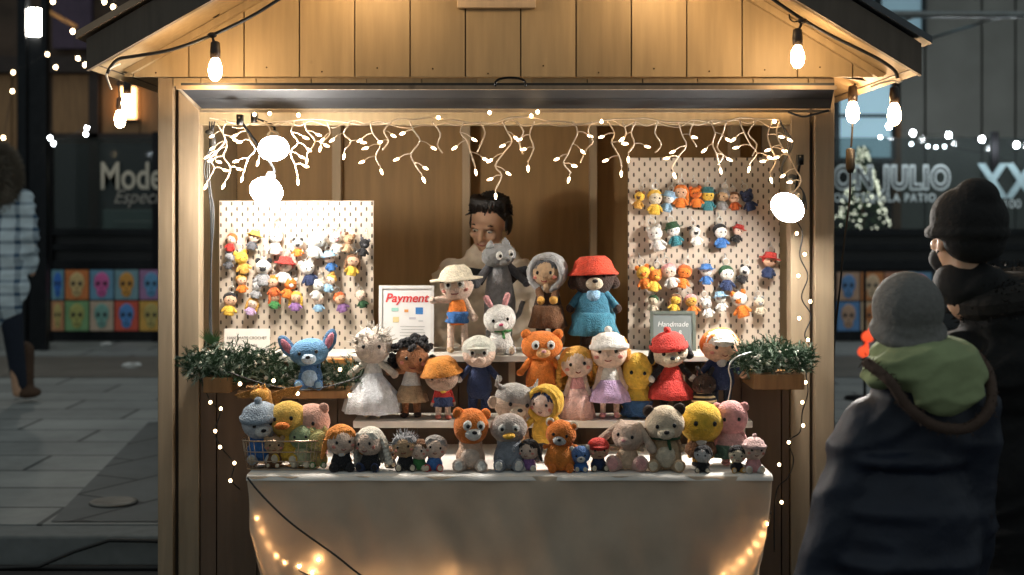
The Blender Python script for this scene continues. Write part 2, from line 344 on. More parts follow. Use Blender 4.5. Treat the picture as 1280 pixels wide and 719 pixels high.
# poster strips: painted mask posters, two rows
def poster(px0, px1, py0, py1, bgc, fc, label):
    YY = YF-.055
    t = thing('mask_poster', label, 'poster', ((XX(px0, YY)+XX(px1, YY))/2, YY, ZZ((py0+py1)/2, YY)), group='painted face posters along the patio fence')
    wd = XX(px1, YY)-XX(px0, YY); h = (py1-py0)*YY/F
    bm = new(); boxb(bm, -wd/2+.004, wd/2-.004, 0, .008, -h/2+.004, h/2-.004); obj('poster_sheet', bm, mat('paint', tuple(min(.85, c*1.7) for c in bgc), .6), t, smooth=False)
    bm = new(); ell(bm, (0, -.002, h*.08), (wd*.33, .004, h*.34), sub=2); ell(bm, (0, -.002, -h*.22), (wd*.22, .004, h*.2), sub=2); obj('painted_face', bm, mat('paint', tuple(min(.85, c*1.7) for c in fc), .6), t)
    bm = new(); [ell(bm, (s*wd*.14, -.008, h*.04), (wd*.09, .004, h*.08), sub=1) for s in (-1, 1)]; ell(bm, (0, -.008, -h*.12), (wd*.03, .003, h*.05), sub=1); boxb(bm, -wd*.12, wd*.12, -.009, -.005, -h*.27, -h*.24)
    obj('painted_features', bm, mat('paint', (.02, .02, .03), .6), t)
pc = [((.12, .25, .32), (.03, .13, .45)), ((.55, .16, .05), (.55, .36, .16)), ((.12, .25, .36), (.6, .10, .28)), ((.15, .26, .30), (.5, .24, .05)), ((.28, .15, .28), (.10, .25, .42))]
pd = [((.42, .20, .10), (.42, .33, .12)), ((.16, .30, .14), (.32, .32, .10)), ((.42, .32, .24), (.15, .30, .26)), ((.62, .08, .05), (.07, .20, .45)), ((.60, .28, .06), (.38, .30, .10))]
cn = ['blue', 'cream', 'pink', 'ochre', 'pale blue']; dn = ['olive', 'mustard', 'sea green', 'bright blue', 'khaki']
cb = ['teal', 'orange', 'blue green', 'slate', 'violet']; db = ['rust', 'green', 'beige', 'red', 'amber']
for i in range(5):
    x0 = 50+31*i
    lab = ''
    poster(max(x0, 64), x0+30, 337, 375, pc[i][0], pc[i][1], f'{cn[i]} painted mask face on {cb[i]} ground, upper row of fence posters{lab}'[:110])
    poster(max(x0, 64), x0+30, 376, 414, pd[i][0], pd[i][1], f'{dn[i]} painted mask face on {db[i]} ground, lower row of fence posters')
for i, (a, b, c, d) in enumerate([('blue', 'beige', (.35, .22, .15), (.08, .18, .35)), ('cream', 'orange', (.40, .15, .05), (.45, .32, .2)), ('green', 'rust', (.35, .16, .1), (.1, .25, .15)), ('pink', 'blue', (.1, .2, .3), (.5, .15, .25))]):
    poster(1046+30*i, 1075+30*i, 340, 376, c, d, f'{a} mask face on {b}, upper fence poster beside the grey beanie')
    poster(1046+30*i, 1075+30*i, 377, 414, d, c, f'{b} mask face on {a}, lower fence poster beside the grey beanie')

# lamp post (twin square posts with a glowing cylinder)
lp = thing('lamp_post', 'tall black double post with glowing white cylinder lamp at far left', 'lamp post', (XX(44, 15), 15, ZP))
bm = new(); zt = ZZ(-60, 15)-ZP
boxb(bm, XX(24, 15)-XX(44, 15), XX(35, 15)-XX(44, 15), -.06, .06, 0, zt); boxb(bm, XX(53, 15)-XX(44, 15), XX(60, 15)-XX(44, 15), -.06, .06, 0, zt)
boxb(bm, XX(35, 15)-XX(44, 15)+.002, XX(53, 15)-XX(44, 15)-.002, -.02, .05, 0, ZZ(46, 15)-ZP); obj('post', bm, mat('metal', (.025, .027, .03), .35), lp, smooth=False)
bm = new(); z0, z1 = ZZ(44, 15)-ZP, ZZ(12, 15)-ZP; lathe(bm, [(.068, z0), (.07, z0+.01), (.07, z1-.01), (.068, z1)], (0, 0, 0), 16); obj('lamp_shade', bm, mat('emit', (1, .93, .80), s=90), lp)

# distant string lights
LW = mat('emit', (1, .74, .42), s=25); LC = mat('emit', (.9, .95, 1), s=45)
def bulb_string(name, label, pts, Y, r, m, group=None, drop=.03, wire=True):
    r = r*.5
    t = thing(name, label, 'string lights', (0, 0, 0), group=group)
    V = [P(a, b, Y)+Vector((0, random.uniform(-.1, .1) if Y > 8 else 0, 0)) for a, b in pts]
    if wire:
        bm = new(); W = []
        for i, (a, b) in enumerate(zip(V, V[1:])):
            for q in range(5): u = q/5; W.append(a.lerp(b, u)+Vector((0, 0, drop-drop*1.2*math.sin(math.pi*u))))
        W.append(V[-1]+Vector((0, 0, drop))); tube(bm, W, max(.003, r*.13), 5); obj('wire', bm, mat('rubber', (.02, .02, .02)), t)
    for v in V:
        bm = new(); ell(bm, v, (r, r, r*1.15), sub=2); obj('bulb', bm, m, t)
    return t
bulb_string('string_lights', 'warm globe lights strung between the lamp post and the roof tip', [(66, 2), (95, 41), (98, 73), (109, 82)], 13, .03, LW)
bulb_string('string_lights', 'warm globe lights beyond the top of the roof edge', [(116, -6), (128, 1), (144, 10), (190, -20)], 13, .03, LW, drop=.05)
bulb_string('string_lights', 'warm globe lights low between the dark posts at far left', [(2, 172), (15, 114), (18, 91), (59, 68), (69, 84)], 14, .028, LW)
bulb_string('string_lights', 'cool white lights hanging over the left patio glass', [(60, 172), (70, 180), (108, 160), (109, 168)], 14, .032, LC)
bulb_string('string_lights', 'cool white lights strung along the top of the right patio glass', [(1110, 158), (1143, 166), (1186, 169), (1228, 174), (1273, 181), (1320, 178)], 15.5, .05, mat('emit', (.9, .95, 1), s=140))
bulb_string('string_lights', 'smaller cool lights on the second string behind the right patio', [(1100, 172), (1140, 180), (1160, 183), (1170, 184), (1182, 183), (1244, 194), (1266, 206), (1300, 215)], 17, .03, LC)
bm = new(); tube(bm, [P(60, 14, 16.5), P(96, 34, 16.5)], .03, 6)
tag(obj('pergola_beam', bm, mat('wood', (.5, .24, .08))), 'short lit timber beam angled above the left string lights', 'beam')

# christmas tree right
def conifer(px, py0, py1, Y, rad):
    t = thing('christmas_tree', 'conical Christmas tree covered in white lights behind the right patio glass', 'tree', (XX(px, Y), Y, ZP))
    h = ZZ(py0, Y)-ZP; bm = new(); tube(bm, [(0, 0, 0), (0, 0, h*.96)], [.06, .01], 8); obj('trunk', bm, mat('wood', BROWN), t)
    bm = new()
    for i in range(3800):
        u = random.random()**.8; z = .25+u*(h-.3); r = rad*(1-u)*(.55+.5*random.random())+.02; a = random.uniform(0, 6.283)
        c = Vector((math.cos(a)*r, math.sin(a)*r, z)); d = Vector((math.cos(a), math.sin(a), random.uniform(-.5, .2))).normalized(); s = random.uniform(.05, .11)
        p = d.cross(Vector((0, 0, 1))).normalized()*s*.25
        bm.faces.new([bm.verts.new(q) for q in (c-p, c+d*s, c+p)])
    obj('crown', bm, mat('leaf', (.10, .22, .07), .7), t, smooth=False)
    bm = new()
    for i in range(380):
        u = random.random()**.8; z = .25+u*(h-.3); r = rad*(1-u)*(.85+.25*random.random())+.04; a = random.uniform(3.0, 6.4)
        ell(bm, (math.cos(a)*r, math.sin(a)*r, z), random.uniform(.007, .012), sub=1)
    o = obj('tree_lights', bm, mat('emit', (1, .93, .72), s=4.5), t); o['kind'] = 'stuff'
conifer(1078, 178, 425, 16.9, .62)
for q, (px, py, m) in enumerate([(1085, 421, RED), (1080, 440, RED)]):
    bm = new(); c = P(px, py, 11); ell(bm, (0, 0, 0), (.05, .05, .045), sub=2); ell(bm, (.02, 0, .05), .02, sub=1)
    o = obj('red_lantern', bm, mat('emit', (1, .10, .03), s=.8)); o.location = c; tag(o, ['small red glowing lantern beside the grey beanie, upper', 'small red glowing lantern beside the grey beanie, lower'][q], 'lantern')
t = thing('patio_stand', 'slim dark stand holding red lanterns behind the child', 'stand', (XX(1083, 11), 11.05, ZP)); bm = new(); tube(bm, [(0, 0, 0), (0, 0, 1.0)], .012, 6); obj('pole', bm, mat('metal', BLACK), t)
bm = new(); lathe(bm, [(.16, 0), (.15, .02), (.02, .03)]); obj('base', bm, mat('metal', BLACK), t)

# ------------------------------------------------------------------ market stall
YS = 5.08
PAINT = (.42, .315, .18)
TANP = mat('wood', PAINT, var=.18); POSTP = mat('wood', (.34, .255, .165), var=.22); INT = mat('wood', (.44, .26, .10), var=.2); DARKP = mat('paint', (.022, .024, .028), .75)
st = thing('market_stall', 'beige wooden market stall with pitched roof and open serving hatch', 'stall', (0, YS, 0))
def SP(px, py, Y): v = P(px, py, Y); return (v.x, v.y-YS, v.z)
xl, xr = XX(197, YS), XX(1043, YS); YBK = 6.33
# corner posts
for a, b in ((197, 216), (1019, 1043)):
    bm = new(); boxb(bm, XX(a, YS), XX(b, YS), 0, .09, 0, ZZ(97, YS)); obj('corner_post', bm, POSTP, st, smooth=False, bevel=.003)
for a, b in ((221, 247), (990, 1014)):
    bm = new(); boxb(bm, XX(a, YS), XX(b, YS), .022, .10, 0, ZZ(104, YS)); obj('jamb', bm, POSTP, st, smooth=False, bevel=.003)
for a, b in ((216, 221), (1014, 1019)):
    bm = new(); boxb(bm, XX(a, YS), XX(b, YS), .05, .09, 0, ZZ(104, YS)); obj('joint_strip', bm, mat('paint', (.08, .055, .035)), st, smooth=False)
# header
bm = new(); board_wall(bm, XX(216.5, YS), XX(1018.5, YS), -.006, ZZ(108, YS), ZZ(98, YS), .197, .004, .09, ph=.1)
boxb(bm, XX(221, YS), XX(1014, YS), .03, .1, ZZ(155, YS), ZZ(108.5, YS)); obj('header', bm, TANP, st, smooth=False)
# front lower wall
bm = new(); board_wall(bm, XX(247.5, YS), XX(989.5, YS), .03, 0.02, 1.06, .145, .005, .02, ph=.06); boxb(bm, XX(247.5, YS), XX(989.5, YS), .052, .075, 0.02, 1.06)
obj('front_wall', bm, mat('wood', (.15, .095, .06), var=.2), st, smooth=False)  # same paint as the siding, darkened to carry the shade below the counter
# side walls, back wall
for px, s, lab in ((197, 1, 'l'), (1043, -1, 'r')):
    bm = new(); x = XX(px, YS); z1 = ZZ(97, YS)
    y = .095
    while y < YBK-YS: boxb(bm, x, x+s*.022, y, min(y+.19, YBK-YS), .02, z1); y += .195
    boxb(bm, x+s*.024, x+s*.04, .1, YBK-YS, .02, z1)
    obj('side_wall', bm, TANP, st, smooth=False)
bm = new(); boxb(bm, xl+.042, xr-.042, YBK-YS, YBK-YS+.02, .02, 2.35); obj('back_wall', bm, INT, st, smooth=False)
bm = new(); boxb(bm, xl+.045, xr-.045, YBK-YS-.05, YBK-YS-.003, ZZ(157, YBK-.05), ZZ(152, YBK-.05)); obj('wall_plate', bm, POSTP, st, smooth=False)
bm = new(); boxb(bm, xl+.045, xr-.045, YBK-YS-.012, YBK-YS-.004, ZZ(151, YBK), ZZ(118, YBK)); obj('upper_wall_board', bm, mat('wood', (.2, .13, .08)), st, smooth=False)
for a, b in ((416, 427), (578, 588), (737, 746), (912, 924)):
    bm = new(); yy = YBK-.06; boxb(bm, XX(a, yy), XX(b, yy), yy-YS-.03, yy-YS+.055, .02, ZZ(157.5, yy)); obj('stud', bm, mat('wood', (.62, .46, .28), var=.15), st, smooth=False, bevel=.002)
bm = new(); boxb(bm, xl+.045, xr-.045, .1, YBK-YS-.002, 0.0, .045); obj('stall_floor', bm, INT, st, smooth=False)
# gable siding
peak = (642, -215); TL = (108, 86); TR = (1152, 92); YR = 4.74
def wz(pt): return (XX(pt[0], YR), ZZ(pt[1], YR))
pk, tl, tr = wz(peak), wz(TL), wz(TR)
def roofz(x):
    if x < pk[0]: return tl[1]+(pk[1]-tl[1])*(x-tl[0])/(pk[0]-tl[0])
    return tr[1]+(pk[1]-tr[1])*(x-tr[0])/(pk[0]-tr[0])
bm = new(); zb = ZZ(97, YS); x = XX(168, YS)-.197*0+(XX(307, YS)-XX(307, YS)); g0 = XX(307, YS)
edges = [g0+.1965*i for i in range(-3, 14)]
lx, rx = tl[0]+.04, tr[0]-.04
edges = [lx]+[e for e in edges if lx+.02 < e < rx-.02]+[rx]
for a, b in zip(edges, edges[1:]):
    a2, b2 = a+.0025, b-.0025; pts = [(a2, zb), (b2, zb), (b2, max(roofz(b2)-.012, zb+.002))]
    if a2 < pk[0] < b2: pts.append((pk[0], pk[1]-.012))
    pts.append((a2, max(roofz(a2)-.012, zb+.002)))
    prism(bm, pts, -.03, -.008)
obj('gable_siding', bm, TANP, st, smooth=False)
bm = new(); prism(bm, [(lx+.01, zb+.003), (rx-.01, zb+.003), (pk[0], pk[1]-.03)], -.007, .0); obj('gable_backing', bm, mat('paint', (.14, .09, .05)), st, smooth=False)
# roof
for s, tip in ((0, tl), (1, tr)):
    d = Vector((pk[0]-tip[0], 0, pk[1]-tip[1])); d.normalize()
    th = .012
    bm = new(); prism(bm, [(tip[0], tip[1]), (pk[0], pk[1]), (pk[0], pk[1]+th), (tip[0], tip[1]+th)], YR-YS+.03, YBK-YS+.35); obj('soffit_board', bm, TANP, st, smooth=False)
    bm = new(); prism(bm, [(tip[0], tip[1]-.006), (pk[0], pk[1]-.006), (pk[0], pk[1]+.125), (tip[0], tip[1]+.10)], YR-YS, YR-YS+.028); obj('fascia', bm, mat('wood', (.15, .115, .085), var=.25), st, smooth=False)
    bm = new(); prism(bm, [(tip[0]-(.03 if s == 0 else -.03), tip[1]+.098), (pk[0], pk[1]+.127), (pk[0], pk[1]+.155), (tip[0]-(.03 if s == 0 else -.03), tip[1]+.122)], YR-YS-.02, YBK-YS+.37)
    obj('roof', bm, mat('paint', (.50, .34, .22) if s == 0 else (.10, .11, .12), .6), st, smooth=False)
    xa = tip[0]+(.03 if s == 0 else -.03); bm = new(); boxb(bm, min(xa, tip[0]), max(xa, tip[0]), YR-YS+.03, YBK-YS+.34, tip[1]+.014, tip[1]+.096); obj('eave_board', bm, mat('wood', (.085, .065, .05)), st, smooth=False)
    # rafters under soffit near eaves
    bm = new(); a = Vector((tip[0], 0, tip[1])); e = a+d*.62
    prism(bm, [(a.x+d.x*.05, a.z+d.z*.05-.002), (e.x, e.z-.002), (e.x, e.z-.03), (a.x+d.x*.05+.03*(1 if s == 0 else -1), a.z+d.z*.05-.012)], -.031-.03, -.031); obj('rafter_trim', bm, TANP, st, smooth=False)
# gable plaque
bm = new(); boxb(bm, XX(571, 5), XX(670, 5), -.055, -.033, ZZ(10, 5.03), ZZ(10, 5.03)+.14); obj('gable_plaque', bm, mat('wood', (.62, .48, .33), var=.15), st, smooth=False, bevel=.002)
# hatch shutter swung up: dark sloping panel with light edge trims
bm = new(); Yf = 4.87
a0, a1 = P(226, 111, Yf), P(1043, 111, Yf); b0, b1 = P(252, 136, 5.03), P(1038, 136, 5.03)
for q, (lo, hi) in enumerate([(0, .49), (.51, 1)]):
    pts = []
    for dz in (0, .02):
        for p in (a0.lerp(b0, lo), a1.lerp(b1, lo), a1.lerp(b1, hi), a0.lerp(b0, hi)): pts.append(bm.verts.new((p.x, p.y-YS, p.z+dz)))
    bm.faces.new(pts[:4]); bm.faces.new(pts[4:][::-1])
    for i in range(4): j = (i+1) % 4; bm.faces.new((pts[i], pts[j], pts[4+j], pts[4+i]))
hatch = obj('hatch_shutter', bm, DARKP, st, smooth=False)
bm = new(); boxb(bm, a0.x-.012, a1.x+.004, Yf-YS-.02, Yf-YS-.002, a0.z-.004, ZZ(107.5, Yf)); 
boxb(bm, b0.x-.008, b1.x+.004, -.048, -.03, ZZ(140.5, 5.04), ZZ(137.3, 5.04)); obj('edge_trim', bm, POSTP, hatch, smooth=False)
bm = new(); tube(bm, [a0+Vector((-.006, -YS, 0)), b0+Vector((-.006, -YS, 0))], .007, 6); obj('side_trim', bm, POSTP, hatch)
bm = new(); cx, cz_ = XX(638, 4.85), ZZ(107, 4.85); tube(bm, [(cx+.052*math.cos(R(a)), Yf-YS-.03, cz_+.026*math.sin(R(a))**.6) if 0 < a < 180 else (cx+.052*math.cos(R(a)), Yf-YS-.03, cz_-.004) for a in range(0, 181, 15)], .0045, 6); obj('handle', bm, mat('metal', (.02, .02, .02)), hatch)
# counter ledge
bm = new(); boxb(bm, XX(250, YS), XX(988, YS), -.055, .27, 1.072, 1.095); obj('counter', bm, mat('paint', (.72, .68, .60), .4), st, smooth=False, bevel=.003)
bm = new()
for px in (430, 640, 850): boxb(bm, XX(px, YS)-.012, XX(px, YS)+.012, -.045, .028, .98, 1.071)
obj('bracket', bm, POSTP, st, smooth=False)
# siding nails
bm = new()
for i in range(-2, 12):
    for (pz) in (90,): ell(bm, (g0+.1965*i+.08, -.031, ZZ(pz, YS)+random.uniform(-.01, .02)), .0035, sub=1)
obj('nail_heads', bm, mat('metal', (.1, .06, .03)), st)['kind'] = 'stuff'

# ring hooks on gable
for (px, py, lab) in ((267, 14, 'black ring hook on the gable above the left bulb'), (994, 20, 'black ring hook on the gable above the right bulb')):
    bm = new(); c = P(px, py, 5.0); tube(bm, [c+Vector((.021*math.cos(R(a)), 0, .021*math.sin(R(a)))) for a in range(0, 360, 24)], .003, 6, closed=True); tube(bm, [c+Vector((0, 0, .02)), c+Vector((0, .045, .028))], .003, 6)
    tag(obj('ring_hook', bm, mat('metal', (.03, .025, .02))), lab, 'hook')

# ------------------------------------------------------------------ festoon lights
BULB = mat('emit', (1, .66, .34), s=125); BULBC = mat('emit', (1, .64, .34), s=130); RUB = mat('rubber', (.012, .012, .012), .5)
def smooth_path(pts, n=6):
    out = []; m = len(pts); pts = [Vector(p) for p in pts]
    for i in range(m-1):
        p0, p1, p2, p3 = pts[max(i-1, 0)], pts[i], pts[i+1], pts[min(i+2, m-1)]
        for q in range(n):
            t = q/n; out.append(.5*((2*p1)+(-p0+p2)*t+(2*p0-5*p1+4*p2-p3)*t*t+(-p0+3*p1-3*p2+p3)*t**3))
    out.append(pts[-1]); return out
def festoon(label, wire, bulbs, Y, m, rb=.020, wr=.006):
    t = thing('festoon_lights', label, 'string lights', (0, 0, 0))
    if wire:
        bm = new(); tube(bm, smooth_path([P(a, b, Y+(c[0] if c else 0)) for a, b, *c in wire]), wr, 8); obj('wire', bm, RUB, t)
    for (x0, y0, x1, y1, *dy) in bulbs:
        YY = Y+(dy[0] if dy else 0)
        a, b = P(x0, y0, YY), P(x1, y1, YY); k = rb/.020
        bm = new(); tube(bm, [a, a.lerp(b+Vector((0, 0, .045*k)), .6), b+Vector((0, 0, .05*k))], .004*k, 6); lathe(bm, [(.006*k, .060*k), (.013*k, .055*k), (.015*k, .03*k), (.014*k, .012*k), (.003, .01*k)], b, 12)
        if abs(x1-x0) < 12: ell(bm, a, (.014*k, .009*k, .009*k), sub=2)
        so = obj('socket', bm, mat('rubber', (.03, .02, .015), .4), t)
        bm = new(); lathe(bm, [(.004*k, .014*k), (.011*k, .008*k), (.017*k, -.006*k), (.020*k, -.022*k), (.017*k, -.040*k), (.009*k, -.050*k), (.001, -.053*k)], b, 14); obj('bulb', bm, m, so)
    return t
festoon('black festoon cable with clear bulb under the left gable', [(640, -190), (560, -140), (455, -84), (405, -40), (372, -16), (355, -5), (315, 20), (265, 44), (215, 62), (170, 70), (148, 74), (138, 84), (134, 92)], [(265, 44, 269, 78), (455, -82, 457, -50)], 4.80, BULB, .024)  # upper bulb is out of view, added to even the gable light
festoon('black festoon cable with clear bulb under the right gable', [(644, -190), (730, -140), (830, -84), (885, -52), (925, -30), (960, -5), (1003, 24), (1040, 45), (1075, 62), (1100, 75), (1118, 88), (1122, 98)], [(1003, 26, 997, 62), (830, -82, 828, -50)], 4.80, BULB, .024)  # here too the higher bulb is unseen, added to spread light on the gable
festoon('two festoon bulbs hanging behind the right end of the roof', [(1118, 96), (1095, 100), (1066, 98), (1045, 94), (1000, 90)], [(1121, 96, 1118, 134), (1072, 98, 1066, 132, .15)], 5.3, BULBC, .026)
festoon('two blurred festoon bulbs hanging behind the left end of the roof', [(134, 90), (140, 96), (158, 100), (190, 96), (230, 92)], [(159, 100, 159, 122), (148, 98, 150, 142, .25)], 6.6, BULBC, .026)
bm = new(); tube(bm, smooth_path([P(1088, 109, 5), P(1100, 104, 5), P(1114, 101, 5), P(1124, 103, 5), P(1129, 98, 5), P(1128, 92, 5), P(1122, 88, 5)]), .004, 6)
tag(obj('cable_tie', bm, mat('paint', (.8, .78, .74), .4)), 'white cable tie looped under the right roof tip', 'cable tie')
bm = new(); tube(bm, smooth_path([P(150, 80, 4.82), P(140, 84, 4.8), P(133, 92, 4.8), P(136, 104, 4.8), P(139, 112, 4.8)]), .004, 6)
tag(obj('cable_tie', bm, mat('paint', (.8, .74, .66), .4)), 'white cable tie dangling under the left roof tip', 'cable tie')
pl = thing('plug_cable', 'black plug and cable hanging beside the right stall post', 'cable', (0, 0, 0))
bm = new(); tube(bm, smooth_path([P(1066, 150, 5.45), P(1065, 170, 5.45), P(1064, 184, 5.45)]), .004, 6); tube(bm, smooth_path([P(1063, 212, 5.45), P(1062, 250, 5.45), P(1056, 300, 5.45), P(1050, 360, 5.45), P(1043, 430, 5.45), P(1042, 520, 5.45), P(1044, 700, 5.45), P(1044, 770, 5.45)]), .004, 6); obj('wire', bm, RUB, pl)
bm = new(); lathe(bm, [(.008, .045), (.017, .04), (.018, -.03), (.01, -.05)], P(1063, 200, 5.45), 12); obj('plug', bm, RUB, pl)

# ------------------------------------------------------------------ flood lamps
FLOOD = mat('emit', (1, .93, .84), s=215); FLOOD2 = mat('emit', (1, .95, .88), s=640)
def flood(label, px, py, Y, d, r=.052, top=None, shade=True, fm=None):
    c = P(px, py, Y); t = thing('clamp_lamp', label, 'lamp', c); d = Vector(d).normalized()
    q = Vector((0, 0, 1)).rotation_difference(d).to_matrix().to_4x4()
    bm = new(); lathe(bm, [(.018, -.085), (.022, -.08), (.026, -.05), (r*1.05, -.008), (r*1.1, .0), (r*1.04, -.001), (.024, -.045)] if shade else [(.012, -.09), (.017, -.085), (.018, -.06), (.016, -.04), (.001, -.04)], n=28); bmesh.ops.transform(bm, matrix=q, verts=bm.verts); obj('lamp_shade', bm, mat('metal', (.6, .6, .6), .35), t)
    bm = new(); lathe(bm, [(.02, -.035), (r*.8, -.012), (r*.93, .004), (r*.8, .018), (r*.4, .027), (0.0005, .029)], n=28); bmesh.ops.transform(bm, matrix=q, verts=bm.verts); obj('bulb', bm, fm or (FLOOD2 if shade else FLOOD), t)
    bm = new(); e = q @ Vector((0, 0, -.08)); u = P(top[0], top[1], Y+.03)-c; tube(bm, smooth_path([e, e*1.3+Vector((0, .01, .02)), u]), .005, 6); box(bm, u, (.02, .03, .035)); obj('clamp', bm, mat('metal', (.03, .03, .03)), t)
flood('upper bright white clamp lamp hanging at the left of the hatch', 342, 186, 4.96, (.15, -.75, -.6), .05, (318, 148), True, mat('emit', (1, .95, .88), s=520))
flood('lower larger bright white clamp lamp above the left pegboard', 333, 238, 4.90, (-.05, -.75, -.6), .062, (300, 150), False)
flood('bright white clamp lamp beside the right pegboard', 984, 260, 4.92, (-.45, -.7, -.5), .056, (1000, 200))

# ------------------------------------------------------------------ icicle lights
WIRE = mat('paint', (.85, .68, .50), .5); ICB = mat('emit', (1, .72, .42), s=13); ICG = mat('emit', (1, .68, .36), s=32)
ic = thing('icicle_lights', 'white icicle string lights draped across the top of the hatch', 'string lights', (0, 0, 0)); YI = 4.96
bm = new(); pts = []
x = 262
while x < 985: pts.append(P(x, 151+3*math.sin(x*.045)+random.uniform(-2.5, 2.5), YI+random.uniform(-.01, .01))); x += 17
tube(bm, smooth_path(pts, 4), .0022, 5); pts2 = [P(x, 155+random.uniform(-5, 5), YI+.02) for x in range(290, 985, 14)]; tube(bm, smooth_path(pts2, 4), .002, 5)
nb = 0
drops = [(283, 60), (300, 58), (368, 56), (408, 20), (463, 52), (512, 54), (580, 44), (628, 70), (668, 46), (716, 60), (760, 44), (795, 32), (848, 46), (888, 42), (925, 40), (965, 60), (975, 80), (380, 40), (330, 40), (270, 66), (440, 30), (490, 26), (540, 36), (600, 34), (645, 30), (740, 40), (778, 24), (822, 30), (868, 26), (908, 52), (945, 34)]
for (x, L_) in drops:
    y = 152; px = x; path = [P(px, y, YI)]; sgn = random.choice((-1, 1)); nodes = []
    while y < 152+L_:
        y += random.uniform(10, 17); px += sgn*random.uniform(3, 11); sgn = -sgn if random.random() < .65 else sgn; path.append(P(px, y, YI+random.uniform(-.015, .015))); nodes.append((px, y, path[-1]))
    tube(bm, smooth_path(path, 3), .0027, 5)
    for i, (nx, ny, v) in enumerate(nodes):
        if nb < 90 and (i % 1 == 0):
            s = random.choice((-1, 1)); e = P(nx+s*random.uniform(9, 17), ny+random.uniform(1, 9), YI+random.uniform(-.02, .02)) if i < len(nodes)-1 else v+Vector((random.uniform(-.01, .01), 0, -.02))
            tube(bm, smooth_path([v, v.lerp(e, .5)+Vector((0, 0, .006)), e], 2), .0019, 5); d = (e-v).normalized(); b2 = new(); q = Vector((0, 0, 1)).rotation_difference(d).to_matrix().to_4x4()
            lathe(b2, [(.003, -.004), (.0042, 0), (.0046, .006), (.0026, .014), (.0005, .017)], n=8); bmesh.ops.transform(b2, matrix=Matrix.Translation(e) @ q, verts=b2.verts); obj('bulb', b2, ICB if random.random() < .85 else ICG, ic); nb += 1
for px, py in ((318, 143), (337, 142), (373, 144), (548, 147), (664, 145), (672, 140), (612, 141), (752, 152), (968, 152)):
    b2 = new(); ell(b2, P(px, py, YI), (.006, .006, .007), sub=2); obj('bulb', b2, ICG, ic)
obj('wire', bm, WIRE, ic)
bm = new()
for k in range(3):
    tube(bm, smooth_path([P(262+k*3, 152, 5.0), P(266+random.uniform(-6, 8), 185, 5.0), P(258+random.uniform(-4, 8), 215, 5.0), P(263+k*2, 260, 5.02), P(264, 330, 5.03), P(262+k, 400, 5.03), P(266, 432, 5.0)]), .0028, 5)
ell(bm, P(266, 178, 4.99), (.012, .01, .03), sub=2); ell(bm, P(262, 165, 4.99), (.016, .01, .01), sub=2)
tag(obj('cable_bundle', bm, mat('rubber', (.05, .05, .05))), 'tangled dark cables hanging down the left jamb', 'cable')
bm = new()
for k in range(3): tube(bm, smooth_path([P(975, 150+k*2, 5.0), P(985+k*3, 180, 5.0), P(980+random.uniform(-5, 9), 215, 5.0), P(1003, 238, 5.01), P(1008-k*4, 262, 5.01)]), .0028, 5)
tube(bm, smooth_path([P(985, 140, 4.95), P(1003, 146, 4.95), P(1018, 143, 4.95), P(1036, 138, 4.95)]), .004, 5)
ell(bm, P(990, 222, 4.99), (.02, .012, .012), sub=2)
tag(obj('cable_bundle', bm, mat('rubber', (.05, .05, .05))), 'tangled cables hanging around the right clamp lamp', 'cable')

# warm fairy lights on the jambs
FW = mat('emit', (1, .68, .36), s=11)
def fairy(label, wire, dots, Y, r=.0058, m=FW):
    t = thing('fairy_lights', label, 'string lights', (0, 0, 0))
    bm = new(); tube(bm, smooth_path([P(a, b, Y+random.uniform(-.01, .01)) for a, b in wire]), .0024, 5); obj('wire', bm, RUB, t)
    for a, b in dots:
        bm = new(); ell(bm, P(a, b, Y-.012), (r, r, r*1.15), sub=2); obj('bulb', bm, m, t)
    return t
fairy('warm fairy lights trailing down the right jamb past the garland', [(990, 270), (1003, 290), (1000, 320), (1010, 345), (1002, 372), (1014, 395), (1006, 420), (1018, 442), (1008, 465), (1010, 490), (1003, 515), (1000, 540), (986, 552), (992, 575), (985, 597), (972, 610), (968, 640), (968, 690)],
      [(996, 292), (1006, 318), (998, 345), (1013, 377), (999, 398), (1010, 425), (1012, 452), (1007, 478), (1003, 503), (1004, 532), (986, 553), (974, 581), (977, 628)], 5.0)
fairy('warm fairy lights dangling under the left planter box', [(250, 470), (262, 500), (275, 515), (268, 540), (277, 560), (292, 580), (289, 600), (300, 612)], [(263, 503), (276, 511), (269, 539), (275, 559), (293, 579), (288, 601)], 5.0)
fairy('warm fairy lights tucked into the left garland', [(285, 465), (330, 480), (380, 488), (430, 478), (450, 470)], [(300, 480), (342, 476), (372, 492), (364, 508), (425, 462), (437, 494)], 4.83, .006)

# ------------------------------------------------------------------ pegboards
PEG = pegboard_mat()
def pegboard(label, x0, x1, y0, y1, Y):
    c = P((x0+x1)/2, (y0+y1)/2, Y); t = thing('pegboard', label, 'pegboard', c); wd, h = (x1-x0)*Y/F, (y1-y0)*Y/F
    bm = new(); boxb(bm, -wd/2, wd/2, 0, .006, -h/2, h/2); obj('board', bm, PEG, t, smooth=False, bevel=.002)
    bm = new(); boxb(bm, -wd/2, wd/2, .0065, .02, -h/2, -h/2+.02); boxb(bm, -wd/2, wd/2, .0065, .02, h/2-.02, h/2); [boxb(bm, s*wd*.45-.01, s*wd*.45+.01, .0065, .02, -h/2+.021, h/2-.021) for s in (-1, 1)]; obj('rear_frame', bm, mat('paint', (.6, .55, .5)), t, smooth=False)
YP = 5.27
pegboard('white pegboard hung with mini dolls under the two left lamps', 274, 467, 251, 447, YP)
pegboard('taller white pegboard hung with mini dolls right of the stall keeper', 785, 975, 197, 443, YP)

